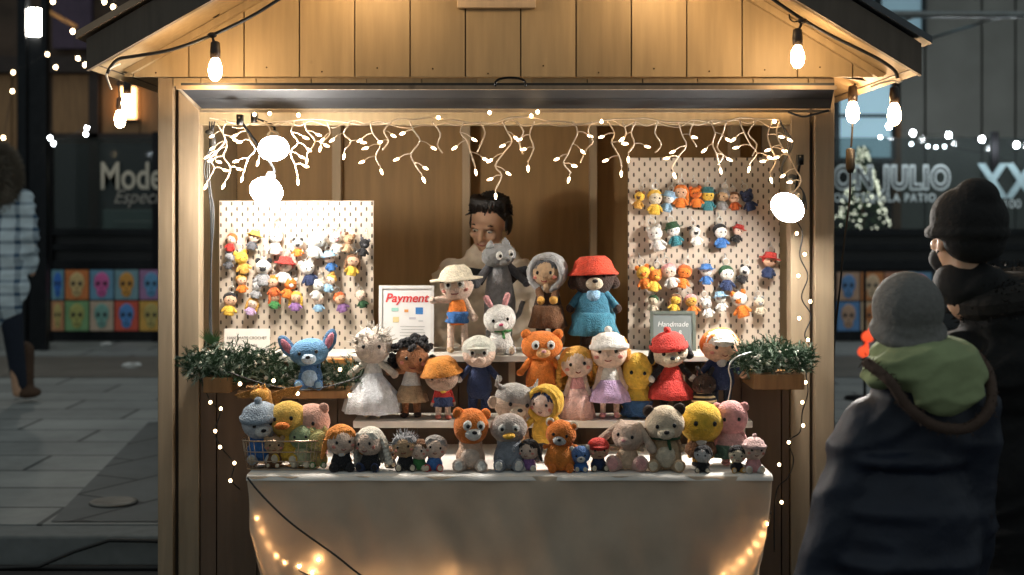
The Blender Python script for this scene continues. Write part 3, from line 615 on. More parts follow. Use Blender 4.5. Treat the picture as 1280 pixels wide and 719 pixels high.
def minidoll(px, py, Y, hr, skin, hair, body, label, group, kind='doll'):
    """tiny crochet keyring figure; py is head centre, hr head radius in px"""
    s = hr*random.uniform(.70, .98)*Y/F; c = P(px+random.uniform(-1.5, 1.5), py+random.uniform(-2.5, 2.5), Y); t = thing('keychain_doll', label, 'keychain', c, 0, group); t.rotation_euler = (0, random.uniform(-.3, .3), random.uniform(-.5, .5))
    bm = new(); ell(bm, (0, 0, 0), (s*1.05, s*.8, s), sub=2); obj('head', bm, Y_(*skin), t)
    bm = new(); lathe(bm, [(s*.35, -s*.8), (s*.62, -s*1.2), (s*.85, -s*2.2), (s*.7, -s*2.4), (.0005, -s*2.42)], n=12)
    for q in (-1, 1): cap(bm, (q*s*.5, -s*.1, -s*1.15), (q*s*1.05, -s*.25, -s*1.75), s*.24, s*.22, 8)
    obj('body', bm, Y_(*body), t)
    bm = new()
    if kind == 'animal':
        for q in (-1, 1): ell(bm, (q*s*.72, .0, s*.8), (s*.38, s*.25, s*.42), sub=2)
        ell(bm, (0, -s*.7, -s*.25), (s*.42, s*.3, s*.32), sub=2); obj('ears_and_muzzle', bm, Y_(*hair), t)
    else:
        ell(bm, (0, s*.22, s*.28), (s*1.17, s*.86, s*.98), sub=2)
        if kind == 'long':
            for q in (-1, 1): cap(bm, (q*s*.95, s*.05, 0), (q*s*1.1, 0, -s*1.3), s*.35, s*.25, 8)
        if kind == 'hat': lathe(bm, [(s*1.6, s*.35), (s*1.62, s*.42), (s*1.0, s*.5), (s*.85, s*1.25), (.0005, s*1.35)], n=14)
        if kind == 'bun': ell(bm, (0, .1*s, s*1.25), s*.5, sub=2)
        obj('hair', bm, Y_(*hair), t)
    bm = new(); [ell(bm, (q*s*.36, -s*.78, -s*.02), s*.13, sub=1) for q in (-1, 1)]; obj('eyes', bm, mat('paint', (.01, .01, .01), .2), t)
    bm = new(); tube(bm, [(s*.5*math.cos(R(a)), s*.2, s*1.7+s*.5*math.sin(R(a))) for a in range(0, 360, 36)], s*.07, 5, closed=True); tube(bm, [(0, s*.2, s*2.2), (0, s*.7, s*2.9)], s*.09, 5); tube(bm, [(0, s*.2, s*.8), (0, s*.2, s*1.25)], s*.09, 5); obj('key_ring', bm, mat('metal', (.6, .6, .58), .3), t)
ords = ['first', 'second', 'third', 'fourth', 'fifth', 'sixth', 'seventh', 'eighth', 'ninth']
LEFT = [('top', [(288, 300, 8, PALE, DORANGE, RED, 'doll'), (318, 299, 7.5, PALE, YELLOW, DGREY, 'hat'), (344, 297, 10, WHITE, WHITE, WHITE, 'animal'), (373, 303, 9, WHITE, BLACK, ORANGE, 'animal'), (399, 300, 10, WHITE, WHITE, WHITE, 'animal'), (419, 297, 9, WHITE, PINK, WHITE, 'animal'), (437, 301, 9, TAN, BROWN, TAN, 'animal'), (455, 303, 9, BLACK, DGREY, BLACK, 'animal')]),
        ('second', [(286, 321, 8, GREY, DGREY, DGREY, 'animal'), (303, 325, 10, YELLOW, YELLOW, GOLD, 'animal'), (328, 332, 11, WHITE, BLACK, GREY, 'animal'), (357, 332, 10, PALE, RED, WHITE, 'hat'), (385, 334, 12, WHITE, WHITE, NAVY, 'animal'), (412, 322, 8, PALE, LBLUE, BLUE, 'hat'), (440, 328, 9, SKIN, BROWN, YELLOW, 'long')]),
        ('third', [(303, 350, 8, SKIN, GOLD, ORANGE, 'doll'), (321, 356, 7, LGREY, GREY, GREY, 'animal'), (341, 353, 8, SKIN, ORANGE, DORANGE, 'doll'), (362, 355, 9, ORANGE, WHITE, ORANGE, 'animal'), (397, 358, 8, WHITE, CREAM, WHITE, 'doll'), (413, 350, 7, PALE, GOLD, LBLUE, 'bun')]),
        ('bottom', [(288, 374, 9, SKIN, BLACK, YELLOW, 'doll'), (317, 377, 8, PALE, GOLD, LILAC, 'long'), (344, 372, 9, SKIN, DORANGE, GREEN, 'long'), (371, 374, 9.5, SKIN, YELLOW, PURPLE, 'long'), (398, 373, 8, PALE, CREAM, LBLUE, 'bun'), (426, 374, 8.5, SKIN, DORANGE, PURPLE, 'doll'), (452, 373, 8, PALE, CREAM, DGREEN, 'doll')])]
RIGHT = [('top', [(800, 246, 9, YELLOW, BROWN, GOLD, 'animal'), (818, 246, 9, CREAM, YELLOW, YELLOW, 'doll'), (836, 250, 8, WHITE, LBLUE, LBLUE, 'hat'), (852, 240, 9.5, SKIN, ORANGE, ORANGE, 'long'), (868, 241, 9.5, ORANGE, DORANGE, ORANGE, 'animal'), (884, 245, 9, YELLOW, TEAL, TEAL, 'hat'), (903, 246, 8.5, TAN, GREY, GREY, 'doll'), (918, 247, 8, SKIN, BROWN, DORANGE, 'doll'), (935, 245, 10, NAVY, NAVY, NAVY, 'animal')]),
         ('second', [(818, 292, 10, WHITE, WHITE, WHITE, 'animal'), (843, 290, 9, WHITE, DGREEN, TEAL, 'hat'), (870, 289, 9.5, WHITE, BLACK, WHITE, 'animal'), (900, 288, 9, WHITE, BLACK, BLUE, 'doll'), (922, 288, 8, PALE, RED, BLACK, 'hat')]),
         ('third', [(803, 339, 9, YELLOW, ORANGE, ORANGE, 'animal'), (819, 344, 9, ORANGE, YELLOW, YELLOW, 'animal'), (837, 338, 9, PALE, PINK, WHITE, 'doll'), (855, 343, 9.5, ORANGE, DORANGE, ORANGE, 'doll'), (883, 340, 10, WHITE, BLUE, BLUE, 'hat'), (907, 340, 9, WHITE, DGREEN, NAVY, 'doll'), (932, 338, 9, WHITE, BLACK, BLACK, 'animal'), (961, 329, 10, SKIN, RED, NAVY, 'hat')]),
         ('bottom', [(815, 378, 8.5, CREAM, DGREEN, CREAM, 'doll'), (845, 374, 9, YELLOW, BROWN, YELLOW, 'long'), (863, 376, 8, GOLD, PINK, ORANGE, 'doll'), (884, 378, 8.5, WHITE, LGREY, WHITE, 'animal'), (902, 374, 9, WHITE, LBLUE, WHITE, 'hat'), (924, 376, 10, WHITE, ORANGE, ORANGE, 'animal'), (948, 378, 8, CREAM, GREY, CREAM, 'animal')])]
for side, rows in (('left', LEFT), ('right', RIGHT)):
    for rn, row in rows:
        for i, (px, py, hr, sk, ha, bo, kd) in enumerate(row):
            what = {'animal': f'animal keychain with {CN[sk]} head and {CN[bo]} body', 'hat': f'doll keychain with {CN[ha]} hat and {CN[bo]} body', 'long': f'doll keychain with long {CN[ha]} hair and {CN[bo]} dress', 'bun': f'doll keychain with {CN[ha]} bun and {CN[bo]} dress', 'doll': f'doll keychain with {CN[ha]} hair and {CN[bo]} outfit'}[kd]
            minidoll(px, py, YP-.035, hr, sk, ha, bo, f'{what}, {ords[i]} in {rn} row, {side} pegboard', f'mini keychains on the {side} pegboard', kd)

# ------------------------------------------------------------------ signs
def card(name, label, cat, x0, x1, y0, y1, Y, col, tilt=0, frame=None):
    c = P((x0+x1)/2, y1, Y); t = thing(name, label, cat, c); t.rotation_euler = (R(-tilt), 0, 0); wd, h = (x1-x0)*Y/F, (y1-y0)*Y/F
    bm = new(); boxb(bm, -wd/2, wd/2, 0, .003, 0, h); obj('sheet', bm, mat('paint', col, .5, var=.06), t, smooth=False)
    if frame:
        bm = new(); f = .006
        boxb(bm, -wd/2-f, -wd/2+f, -.004, .006, -f, h+f); boxb(bm, wd/2-f, wd/2+f, -.004, .006, -f, h+f); boxb(bm, -wd/2+f+.0005, wd/2-f-.0005, -.004, .006, -f, f); boxb(bm, -wd/2+f+.0005, wd/2-f-.0005, -.004, .006, h-f, h+f)
        obj('frame', bm, frame, t, smooth=False)
    return t, wd, h
INK = mat('paint', (.10, .075, .06), .6)
t, wd, h = card('info_card', 'small white card with three printed lines below the left pegboard dolls', 'sign', 280, 337, 411, 446, 5.19, (.70, .66, .60), 4)
text('HANDMADE CROCHET', (0, -.001, h*.62), .0145, INK, t, .0003, 'CENTER', sx=.95)
text('KEY CHAIN', (0, -.001, h*.36), .0145, INK, t, .0003, 'CENTER'); text('$15 EACH', (0, -.001, h*.10), .0145, INK, t, .0003, 'CENTER')
t, wd, h = card('payment_board', 'white payment notice with red heading leaning behind the curly haired doll', 'sign', 475, 540, 359, 444, 5.16, (.80, .78, .76), 6, mat('paint', (.75, .73, .70), .4))
text('Payment', (0, -.001, h*.78), .045, mat('paint', (.75, .05, .05), .5), t, .0003, 'CENTER', shear=.25, offset=.0008)
for (u, v, a, b, c) in ((-.22, .67, .10, .05, (.35, .65, .55)), (.0, .65, .06, .04, (.8, .35, .1)), (.25, .65, .11, .10, (.05, .2, .5)), (-.2, .52, .09, .08, (.75, .6, .3)), (.12, .54, .1, .03, (.6, .55, .6)), (.28, .5, .07, .02, (.6, .6, .6))):
    bm = new(); box(bm, (u*wd, -.0008, v*h), (a*wd*1.3, .001, b*h)); obj('printed_logo', bm, mat('paint', c, .5), t, smooth=False)
bm = new()
for k in range(7): box(bm, (.12*wd, -.0008, h*(.42-.045*k)), (wd*random.uniform(.38, .5), .001, .002))
obj('printed_lines', bm, mat('paint', (.45, .44, .43), .5), t, smooth=False)
t, wd, h = card('chalkboard', 'small framed grey chalkboard standing in front of the right pegboard', 'sign', 815, 868, 391, 442, 5.2, (.17, .20, .20), 5, mat('wood', (.10, .12, .10)))
CH = mat('paint', (.7, .72, .72), .8)
for k, (s_, z) in enumerate((('Handmade', .66), ('gifts &', .45), ('keychains', .24))): text(s_, (0, -.001, h*z), .026, CH, t, .0003, 'CENTER', shear=.2)

# ------------------------------------------------------------------ garlands and planters
def garland(label, boxlab, x0, x1, yc, Y, hh, n, bx):
    t = thing('pine_garland', label, 'garland', P((x0+x1)/2, yc, Y)); o = t.location
    bm = new(); bf_ = new()
    for i in range(n):
        u = random.random(); px = x0+(x1-x0)*u; py = yc+hh*random.gauss(0, .42)*(1-.25*abs(2*u-1)); c = P(px, py, Y+random.uniform(-.05, .05))-o
        d = Vector((random.gauss(0, 1), random.gauss(-.3, 1), random.gauss(.25, .8))).normalized(); Ls = random.uniform(.025, .055); tgt = bf_ if random.random() < .28 else bm
        for k in range(9):
            s = c+d*Ls*k/9; e = (Vector((random.gauss(0, 1), random.gauss(0, 1), random.gauss(0, 1))).normalized()*.6+d).normalized()*random.uniform(.012, .02); p = e.cross(Vector((0, 1, .3))).normalized()*.0018
            tgt.faces.new([tgt.verts.new(q) for q in (s-p, s+e, s+p)])
    obj('needles', bm, mat('leaf', (.03, .075, .035), .6), t, smooth=False); obj('frosted_needles', bf_, mat('leaf', (.30, .38, .30), .6), t, smooth=False)
    bm = new()
    for i in range(26): ell(bm, P(random.uniform(x0+5, x1-5), yc+random.gauss(0, hh*.35), Y-.05)-o, random.uniform(.004, .008), sub=1)
    obj('berries', bm, mat('paint', (.62, .58, .5), .5), t)['kind'] = 'stuff'
    bm = new(); tube(bm, [P(x0+(x1-x0)*k/8, yc+random.uniform(-3, 3), Y)-o for k in range(9)], .006, 6); obj('stem', bm, mat('wood', DBROWN), t)
    b0, b1, by0, by1 = bx; bm = new(); YY = Y-.0; boxb(bm, XX(b0, YY), XX(b1, YY), YY-.055, 5.105, ZZ(by1, YY), ZZ(by0, YY))
    tag(obj('planter_box', bm, mat('wood', (.34, .17, .06)), smooth=False, bevel=.004), boxlab, 'planter')
garland('frosted pine garland spilling over the left planter box', 'brown wooden planter box at the left end of the counter', 232, 345, 456, 4.93, 22, 1100, (258, 292, 470, 489))
garland('frosted pine garland running under the blue long eared plush', 'narrow wooden ledge under the blue long eared plush', 330, 452, 470, 4.95, 16, 800, (300, 452, 486, 496))
garland('frosted pine garland on the right end of the counter', 'brown wooden planter box under the right garland', 918, 1010, 449, 4.93, 20, 1100, (938, 1002, 466, 485))
bm = new(); c = P(265, 430, 4.95)
for i in range(60):
    a = random.uniform(0, 6.28); d = Vector((math.cos(a)*.5, -.4+random.random()*.3, random.uniform(.2, 1))).normalized(); e = c+d*random.uniform(.03, .07); p = d.cross(Vector((0, 1, 0))).normalized()*.003; bm.faces.new([bm.verts.new(q) for q in (c-p, e, c+p)])
tag(obj('pine_sprig', bm, mat('leaf', (.12, .22, .09), .6), smooth=False), 'bright green sprig standing up from the left planter', 'plant')
for q, (px, py, col) in enumerate([(418, 462, (.6, .25, .06))]):
    bm = new(); c = P(px, py, 5.03); boxb(bm, c.x-.07, c.x+.07, c.y-.02, c.y+.05, ZZ(486, 4.9)+.0, c.z+.04); tag(obj('cardboard_box', bm, mat('paint', col, .7), smooth=False, bevel=.003), 'orange brown box tucked behind the blue long eared plush', 'box')

# ------------------------------------------------------------------ tables
ZT = .775; ZM = .888
tb = thing('display_table', 'folding table in front of the stall hidden by a long white cloth', 'table', (0, 4.77, 0))
x0t, x1t = XX(309, 4.47), XX(965, 4.47)
bm = new(); boxb(bm, x0t+.01, x1t-.01, -.285, .29, ZT-.03, ZT-.004); obj('tabletop', bm, mat('paint', (.6, .6, .58)), tb, smooth=False)
for sx in (x0t+.1, x1t-.1):
    for sy in (-.22, .22): bm = new(); tube(bm, [(sx, sy, 0), (sx, sy, ZT-.031)], .014, 8); obj('leg', bm, mat('metal', (.3, .3, .3)), tb)
# cloth
def cloth(label):
    t = thing('tablecloth', label, 'tablecloth', (0, 4.77, 0))
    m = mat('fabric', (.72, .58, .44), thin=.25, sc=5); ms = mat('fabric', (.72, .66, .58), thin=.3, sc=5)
    bm = new(); NX, NZ = 90, 40; g = {}
    for i in range(NX+1):
        u = i/NX; x = x0t+(x1t-x0t)*u; col = []
        # hem height: swept up at both ends
        e = min(u, 1-u); drop = .66-.40*math.exp(-e/.045) if True else 0
        for j in range(NZ+1):
            v = j/NZ; pull = .10*v**1.5*drop/.66
            xs = x + (pull*(1-u*2)*(.9 if abs(1-2*u) > .0 else 0))*(1.0)
            amp = .003+.022*v; y = -.302-.012*v-amp*(math.sin(u*23+1.3*v)*.5+math.sin(u*51+2)*.25*math.exp(-e*5)+.6*math.sin(u*90)*math.exp(-e*14))
            n_ = noise.noise(Vector((x*5+v*1.2, v*1.6, 3)))+.5*noise.noise(Vector((x*13-v*3, v*3, 9))); y -= .055*v**.5*n_*.9; col.append(bm.verts.new((xs, y, ZT-.003-drop*v)))
        g[i] = col
    for i in range(NX):
        for j in range(NZ): bm.faces.new((g[i][j], g[i+1][j], g[i+1][j+1], g[i][j+1]))
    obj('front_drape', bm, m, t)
    bm = new(); N2 = 70; a = []; b = []
    for i in range(N2+1):
        u = i/N2; x = x0t-.002+(x1t-x0t+.004)*u; wv = .0025*math.sin(u*37)+.0015*math.sin(u*91)
        a.append([bm.verts.new((x, .30, ZT)), bm.verts.new((x, -.288, ZT+.001)), bm.verts.new((x, -.303+wv, ZT-.004)), bm.verts.new((x, -.307+wv, ZT-.016))])
    for i in range(N2):
        for k in range(3): bm.faces.new((a[i][k], a[i+1][k], a[i+1][k+1], a[i][k+1]))
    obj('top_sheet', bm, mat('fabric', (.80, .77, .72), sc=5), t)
    for s, xe in ((1, x0t), (-1, x1t)):
        bm = new(); g = []
        for i in range(41):
            u = i/40; col = []
            for j in range(31):
                v = j/30; fold = math.sin(u*34+v*2)*.012*v+math.sin(u*13)*.012*v
                col.append(bm.verts.new((xe+s*(-.004+.035*v+.19*v*max(0, 1-u*2.4))+fold*.4, -.285+.57*u+.02*v, ZT-.004-.74*v)))
            g.append(col)
        for i in range(40):
            for j in range(30): bm.faces.new((g[i][j], g[i+1][j], g[i+1][j+1], g[i][j+1]))
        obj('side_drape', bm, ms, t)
    # gathered inner layer behind swept-up corners
    for s, xe in ((1, x0t), (-1, x1t)):
        bm = new(); g = []
        for i in range(49):
            u = i/48; col = []
            for j in range(25):
                v = j/24; col.append(bm.verts.new((xe+s*(.012+.05*v+u*.42), -.268+.016*math.sin(u*42+3*v)*(.3+v)+.01*math.sin(u*17), ZT-.02-.72*v)))
            g.append(col)
        for i in range(48):
            for j in range(24): bm.faces.new((g[i][j], g[i+1][j], g[i+1][j+1], g[i][j+1]))
        obj('under_layer', bm, ms, t)
cloth('white tablecloth with swept up corners draped over the front table')
FG = mat('emit', (1, .60, .28), s=115)
fairy('warm fairy lights glowing along the left cloth corner', [(312, 625), (322, 660), (338, 690), (362, 706), (392, 722), (440, 735)], [(321, 648), (326, 664), (334, 682), (345, 694), (356, 703), (374, 708), (390, 716), (398, 700)], 4.475, .0036, FG)
fairy('warm fairy lights glowing along the right cloth corner', [(964, 640), (957, 665), (944, 684), (930, 697), (915, 712), (895, 730)], [(959, 655), (953, 668), (946, 680), (937, 690), (927, 701), (917, 710), (906, 719)], 4.475, .0036, FG)
fairy('warm fairy lights shining behind the lower middle of the cloth', [(440, 735), (500, 728), (540, 722), (562, 716), (600, 730), (700, 740)], [(436, 716), (470, 726), (500, 728), (548, 722), (562, 717), (590, 726), (640, 735), (400, 725), (520, 731)], 4.515, .005, FG)
kerb_cable('table_cable', smooth_path([P(309, 597, 4.44), P(330, 622, 4.43), P(365, 655, 4.42), (P(420, 695, 4.42)), P(455, 722, 4.42), P(520, 760, 4.42), P(560, 860, 4.42)]), 'thin dark cable running diagonally down the front of the tablecloth', .0032)
sh = thing('riser_shelf', 'long white shelf riser holding the middle row of dolls', 'shelf', (0, 4.96, 0))
xa_, xb_ = XX(441, 4.86), XX(941, 4.86)
bm = new(); boxb(bm, xa_, xb_, -.10, .10, ZM-.024, ZM); obj('shelf_board', bm, mat('paint', (.70, .62, .54), .45), sh, smooth=False, bevel=.004)
for x in (xa_+.03, xb_-.03, (xa_+xb_)/2):
    for sy in (-.085, .085): bm = new(); boxb(bm, x-.006, x+.006, sy-.006, sy+.006, ZT+.001, ZM-.0245); obj('leg', bm, mat('paint', (.60, .5, .42), .45), sh, smooth=False)

# ------------------------------------------------------------------ plush dolls
HRK, TWK = 1.2, 1.22
def plush(label, px, Y, z, hp, rz=0, name='plush_doll', cat='plush doll', skin=PALE, hr=.2, hw=1.08, hh=1.0, th=0, torso=WHITE, tw=.135, legc=None, shoe=None, armc=None, handc=None, arm='down', ears=None, earc=None, inner=None,
          hair=None, hairc=None, hat=None, hatc=RED, bandc=None, muz=None, nose=BLACK, eyes='dot', skirt=None, sit=False, belly=None, legl=.26, scarf=None, armr=.045, legr=.055, tail=None, wings=None, stripe=None, lx=.07, collar=None, soles=None, beak=None, headtilt=0, mouth=None):
    hp *= 1.07 if Y < 4.75 else 1.02; h = hp*Y/F; hr *= HRK; tw *= TWK; lx *= 1.1; t = thing(name, label, cat, (XX(px, Y), Y, z), R(rz)); legc = legc or skin; armc = armc or torso; handc = handc or skin; earc = earc or skin
    zc_ = 1-hr*hh-th; HM = Matrix.Translation((0, 0, zc_-hr*.6)) @ Euler((R(random.uniform(-5, 9)), R(random.uniform(-8, 8)), R(random.uniform(-16, 16)))).to_matrix().to_4x4() @ Matrix.Translation((0, 0, -zc_+hr*.6)); sd = Vector((random.random()*50, random.random()*50, 0))
    def O(nm, bm, c, sm=True, par=None):
        if nm == 'head' or (par is not None and par.name.startswith('head')): bmesh.ops.transform(bm, matrix=HM, verts=bm.verts)
        if nm not in ('eye', 'nose', 'eye_whites', 'mouth'):
            for v in bm.verts: v.co += noise.noise_vector(v.co*9+sd)*.012+noise.noise_vector(v.co*38+sd)*.0045
        return obj(nm, bm, c if isinstance(c, bpy.types.Material) else Y_(*c), par or t, scale=h, smooth=sm)
    if sit: legl = .05
    zc = 1-hr*hh-th; tz0, tz1 = legl, zc-hr*hh*.75
    # torso
    bm = new(); prof = [(.001, tz0-.02), (tw*.75, tz0-.01), (tw*1.02, tz0+(tz1-tz0)*.2), (tw, tz0+(tz1-tz0)*.45), (tw*.78, tz0+(tz1-tz0)*.8), (tw*.55, tz1), (tw*.42, tz1+.05), (.001, tz1+.06)]
    lathe(bm, prof, n=20); bmesh.ops.scale(bm, vec=(1, .82, 1), verts=bm.verts); O('torso', bm, stripe if stripe else torso)
    if belly: bm = new(); ell(bm, (0, -tw*.52, tz0+(tz1-tz0)*.38), (tw*.66, tw*.42, (tz1-tz0)*.38)); O('belly_patch', bm, belly)
    # head
    bm = new(); ell(bm, (0, 0, zc), (hr*hw, hr*.92, hr*hh)); hd = O('head', bm, skin)
    # legs
    for s in (-1, 1):
        bm = new()
        if sit:
            cap(bm, (s*lx*1.1, -.02, legr*1.0), (s*lx*1.9, -.22, legr*.95), legr*1.05, legr, 12); ell(bm, (s*lx*1.95, -.25, legr*1.25), (legr*1.15, legr*.75, legr*1.3)); lg = O('leg', bm, legc)
            bm = new(); ell(bm, (s*lx*1.97, -.25-legr*.62, legr*1.3), (legr*.8, legr*.22, legr*.95)); O('sole', bm, soles or CREAM, par=lg)
        else:
            cap(bm, (s*lx, 0, legl+.02), (s*lx*1.05, 0, .05), legr, legr*.85, 12); lg = O('leg', bm, legc)
            bm = new(); ell(bm, (s*lx*1.1, -.025, .036), (legr*1.02, legr*1.45, .037)); O('shoe', bm, shoe or legc, par=lg)
    # arms
    az = tz1-.02
    ends = {'down': ((.16, -.03, az-.22),)*2, 'out': ((.27, -.02, az-.02),)*2, 'mid': ((.23, -.05, az-.13),)*2, 'hug': ((.07, -.16, az-.12),)*2, 'up': ((.24, -.02, az+.08),)*2, 'rdown': ((.27, -.02, az-.01), (.18, -.03, az-.2)), 'fwd': ((.16, -.12, az-.16),)*2}[arm]
    for s, e in zip((-1, 1), ends):
        a = Vector((s*tw*.62, 0, az)); b = Vector((s*e[0], e[1], e[2])); bm = new(); cap(bm, a, b, armr, armr*.85, 10); ar = O('arm', bm, armc)
        bm = new(); ell(bm, b+(b-a).normalized()*armr*.6, armr*1.02, sub=2); O('hand', bm, handc, par=ar)
    # face
    if muz: bm = new(); ell(bm, (0, -hr*.72, zc-hr*.32), (hr*.48, hr*.42, hr*.36)); O('muzzle', bm, muz, par=hd); nz_ = (0, -hr*1.12, zc-hr*.2)
    else: nz_ = (0, -hr*.92, zc-hr*.22)
    if nose: bm = new(); ell(bm, nz_, (hr*(.16 if muz else .07), hr*.1, hr*(.11 if muz else .06)), sub=2); O('nose', bm, nose if muz else tuple(min(1, c*.8) for c in skin), par=hd)
    if beak: bm = new(); ell(bm, (0, -hr*1.0, zc-hr*.3), (hr*.42, hr*.4, hr*.2)); O('beak', bm, beak, par=hd)
    if mouth: bm = new(); tube(bm, [(hr*.25*math.sin(R(a)), -hr*.9, zc-hr*.42-hr*.12*math.cos(R(a))) for a in range(-70, 71, 20)], hr*.03, 5); O('mouth', bm, mouth, par=hd)
    ex, ey, ez = hr*hw*.42, -hr*.80, zc+hr*.06
    if eyes == 'big':
        bm = new(); [ell(bm, (s*ex*.85, ey, ez+hr*.08), (hr*.27, hr*.14, hr*.30), sub=2) for s in (-1, 1)]; O('eye_whites', bm, WHITE, par=hd); ey -= hr*.13; ex *= .85; ez += hr*.06
    for s in (-1, 1):
        bm = new(); ell(bm, (s*ex, ey-.002, ez), (hr*.12, hr*.08, hr*.13), sub=2); O('eye', bm, mat('paint', (.008, .008, .01), .15), par=hd)
    if not muz and not beak and skin in (PALE, SKIN, DSKIN, CREAM, TAN):
        bm = new(); rr = random.uniform(.14, .26); tube(bm, [(hr*rr*math.sin(R(a)), -hr*.90, zc-hr*.40-hr*.10*math.cos(R(a))) for a in range(-75, 76, 25)], hr*.035, 5); O('smile', bm, (.25, .04, .03), par=hd)
        bm = new(); [ell(bm, (s*hr*hw*.62, -hr*.70, zc-hr*.24), (hr*.17, hr*.07, hr*.12), sub=2) for s in (-1, 1)]; O('cheeks', bm, (.75, .28, .22), par=hd)
    # ears
    if ears:
        for s in (-1, 1):
            bm = new(); ang = 48
            if ears == 'bear': p = (s*hr*.78*hw, 0, zc+hr*.72); ell(bm, p, (hr*.33, hr*.18, hr*.33)); ip = ((p[0], p[1]-hr*.13, p[2]-.005), (hr*.2, hr*.1, hr*.2))
            elif ears == 'mouse': p = (s*hr*.85*hw, .02, zc+hr*.85); ell(bm, p, (hr*.5, hr*.14, hr*.5)); ip = None
            elif ears == 'cat': p = (s*hr*.62, 0, zc+hr*.75*hh); lathe(bm, [(hr*.36, -.0), (hr*.26, hr*.22), (.001, hr*.55)], p, 10); ip = None
            elif ears == 'wide': p = (s*hr*1.35, 0, zc+hr*.55); ell(bm, p, (hr*.42, hr*.15, hr*.82), (0, s*R(28), 0)); ip = ((p[0], p[1]-hr*.1, p[2]), (hr*.25, hr*.1, hr*.6))
            elif ears == 'long': p = (s*hr*1.2, -.01, zc-hr*.1); cap(bm, (s*hr*.6, 0, zc+hr*.75), (s*hr*1.7, -.03, zc-hr*.55), hr*.2, hr*.3, 10); ip = None
            elif ears == 'side': p = (s*hr*1.08*hw, 0, zc); ell(bm, p, (hr*.3, hr*.16, hr*.34)); ip = ((p[0], p[1]-hr*.1, p[2]), (hr*.18, hr*.1, hr*.22))
            elif ears == 'up': cap(bm, (s*hr*.4, 0, zc+hr*.8), (s*hr*.7, 0, zc+hr*1.5), hr*.18, hr*.2, 10); ip = None
            elif ears == 'floppy': cap(bm, (s*hr*.85, 0, zc+hr*.5), (s*hr*1.15, -.02, zc-hr*.35), hr*.2, hr*.27, 10); ip = None
            er = O('ear', bm, earc, par=hd)
            if inner and ip: bm = new(); ell(bm, ip[0], ip[1], (0, s*R(28), 0) if ears == 'wide' else None, sub=2); O('inner_ear', bm, inner, par=hd)
    if hair:
        bm = new(); hc = hairc or BROWN
        if hair == 'afro':
            for i in range(110):
                a = random.uniform(0, 6.283); el = random.uniform(-.5, 1.57); r = hr*random.uniform(1.0, 1.5); d = Vector((math.cos(a)*math.cos(el), math.sin(a)*math.cos(el), math.sin(el)))
                if d.y < -.35 and d.z < .62: continue
                ell(bm, Vector((0, .01, zc))+d*r, hr*random.uniform(.16, .28), sub=1)
        else:
            ell(bm, (0, hr*.2, zc+hr*.17), (hr*hw*1.06, hr*.95, hr*1.02*hh))
            for i in range(9): a = R(-62+15.5*i); cap(bm, (math.sin(a)*hr*.7, -hr*.45, zc+hr*.72), (math.sin(a)*hr*1.02, -hr*.62*math.cos(a)-hr*.1, zc+hr*.36), hr*.17, hr*.10, 7)
            if hair in ('long', 'curly'):
                for i in range(13):
                    a = R(-95+16*i)+math.pi/2; x_, y_ = math.cos(a)*hr*1.05, math.sin(a)*hr*.85+.03; L = random.uniform(1.2, 1.7)
                    if hair == 'long': cap(bm, (x_, y_, zc), (x_*1.12, y_, zc-hr*L), hr*.22, hr*.16, 7)
                    else:
                        for q in range(7): ell(bm, (x_*(1.05+.05*q)+random.uniform(-.01, .01), y_, zc+hr*.2-hr*.3*q), hr*.24, sub=1)
            if hair == 'tails':
                for s in (-1, 1): cap(bm, (s*hr*1.0, .02, zc+hr*.1), (s*hr*1.45, 0, zc-hr*1.0), hr*.26, hr*.14, 8)
            if hair == 'wild':
                for i in range(90):
                    a = random.uniform(0, 6.283); el = random.uniform(-.4, 1.5); d = Vector((math.cos(a)*math.cos(el), math.sin(a)*math.cos(el), math.sin(el)))
                    if d.y < -.45 and d.z < .4: continue
                    tube(bm, [Vector((0, 0, zc))+d*hr, Vector((0, 0, zc))+d*hr*random.uniform(1.25, 1.7)], [hr*.06, hr*.015], 5)
        O('hair', bm, hc, par=hd)
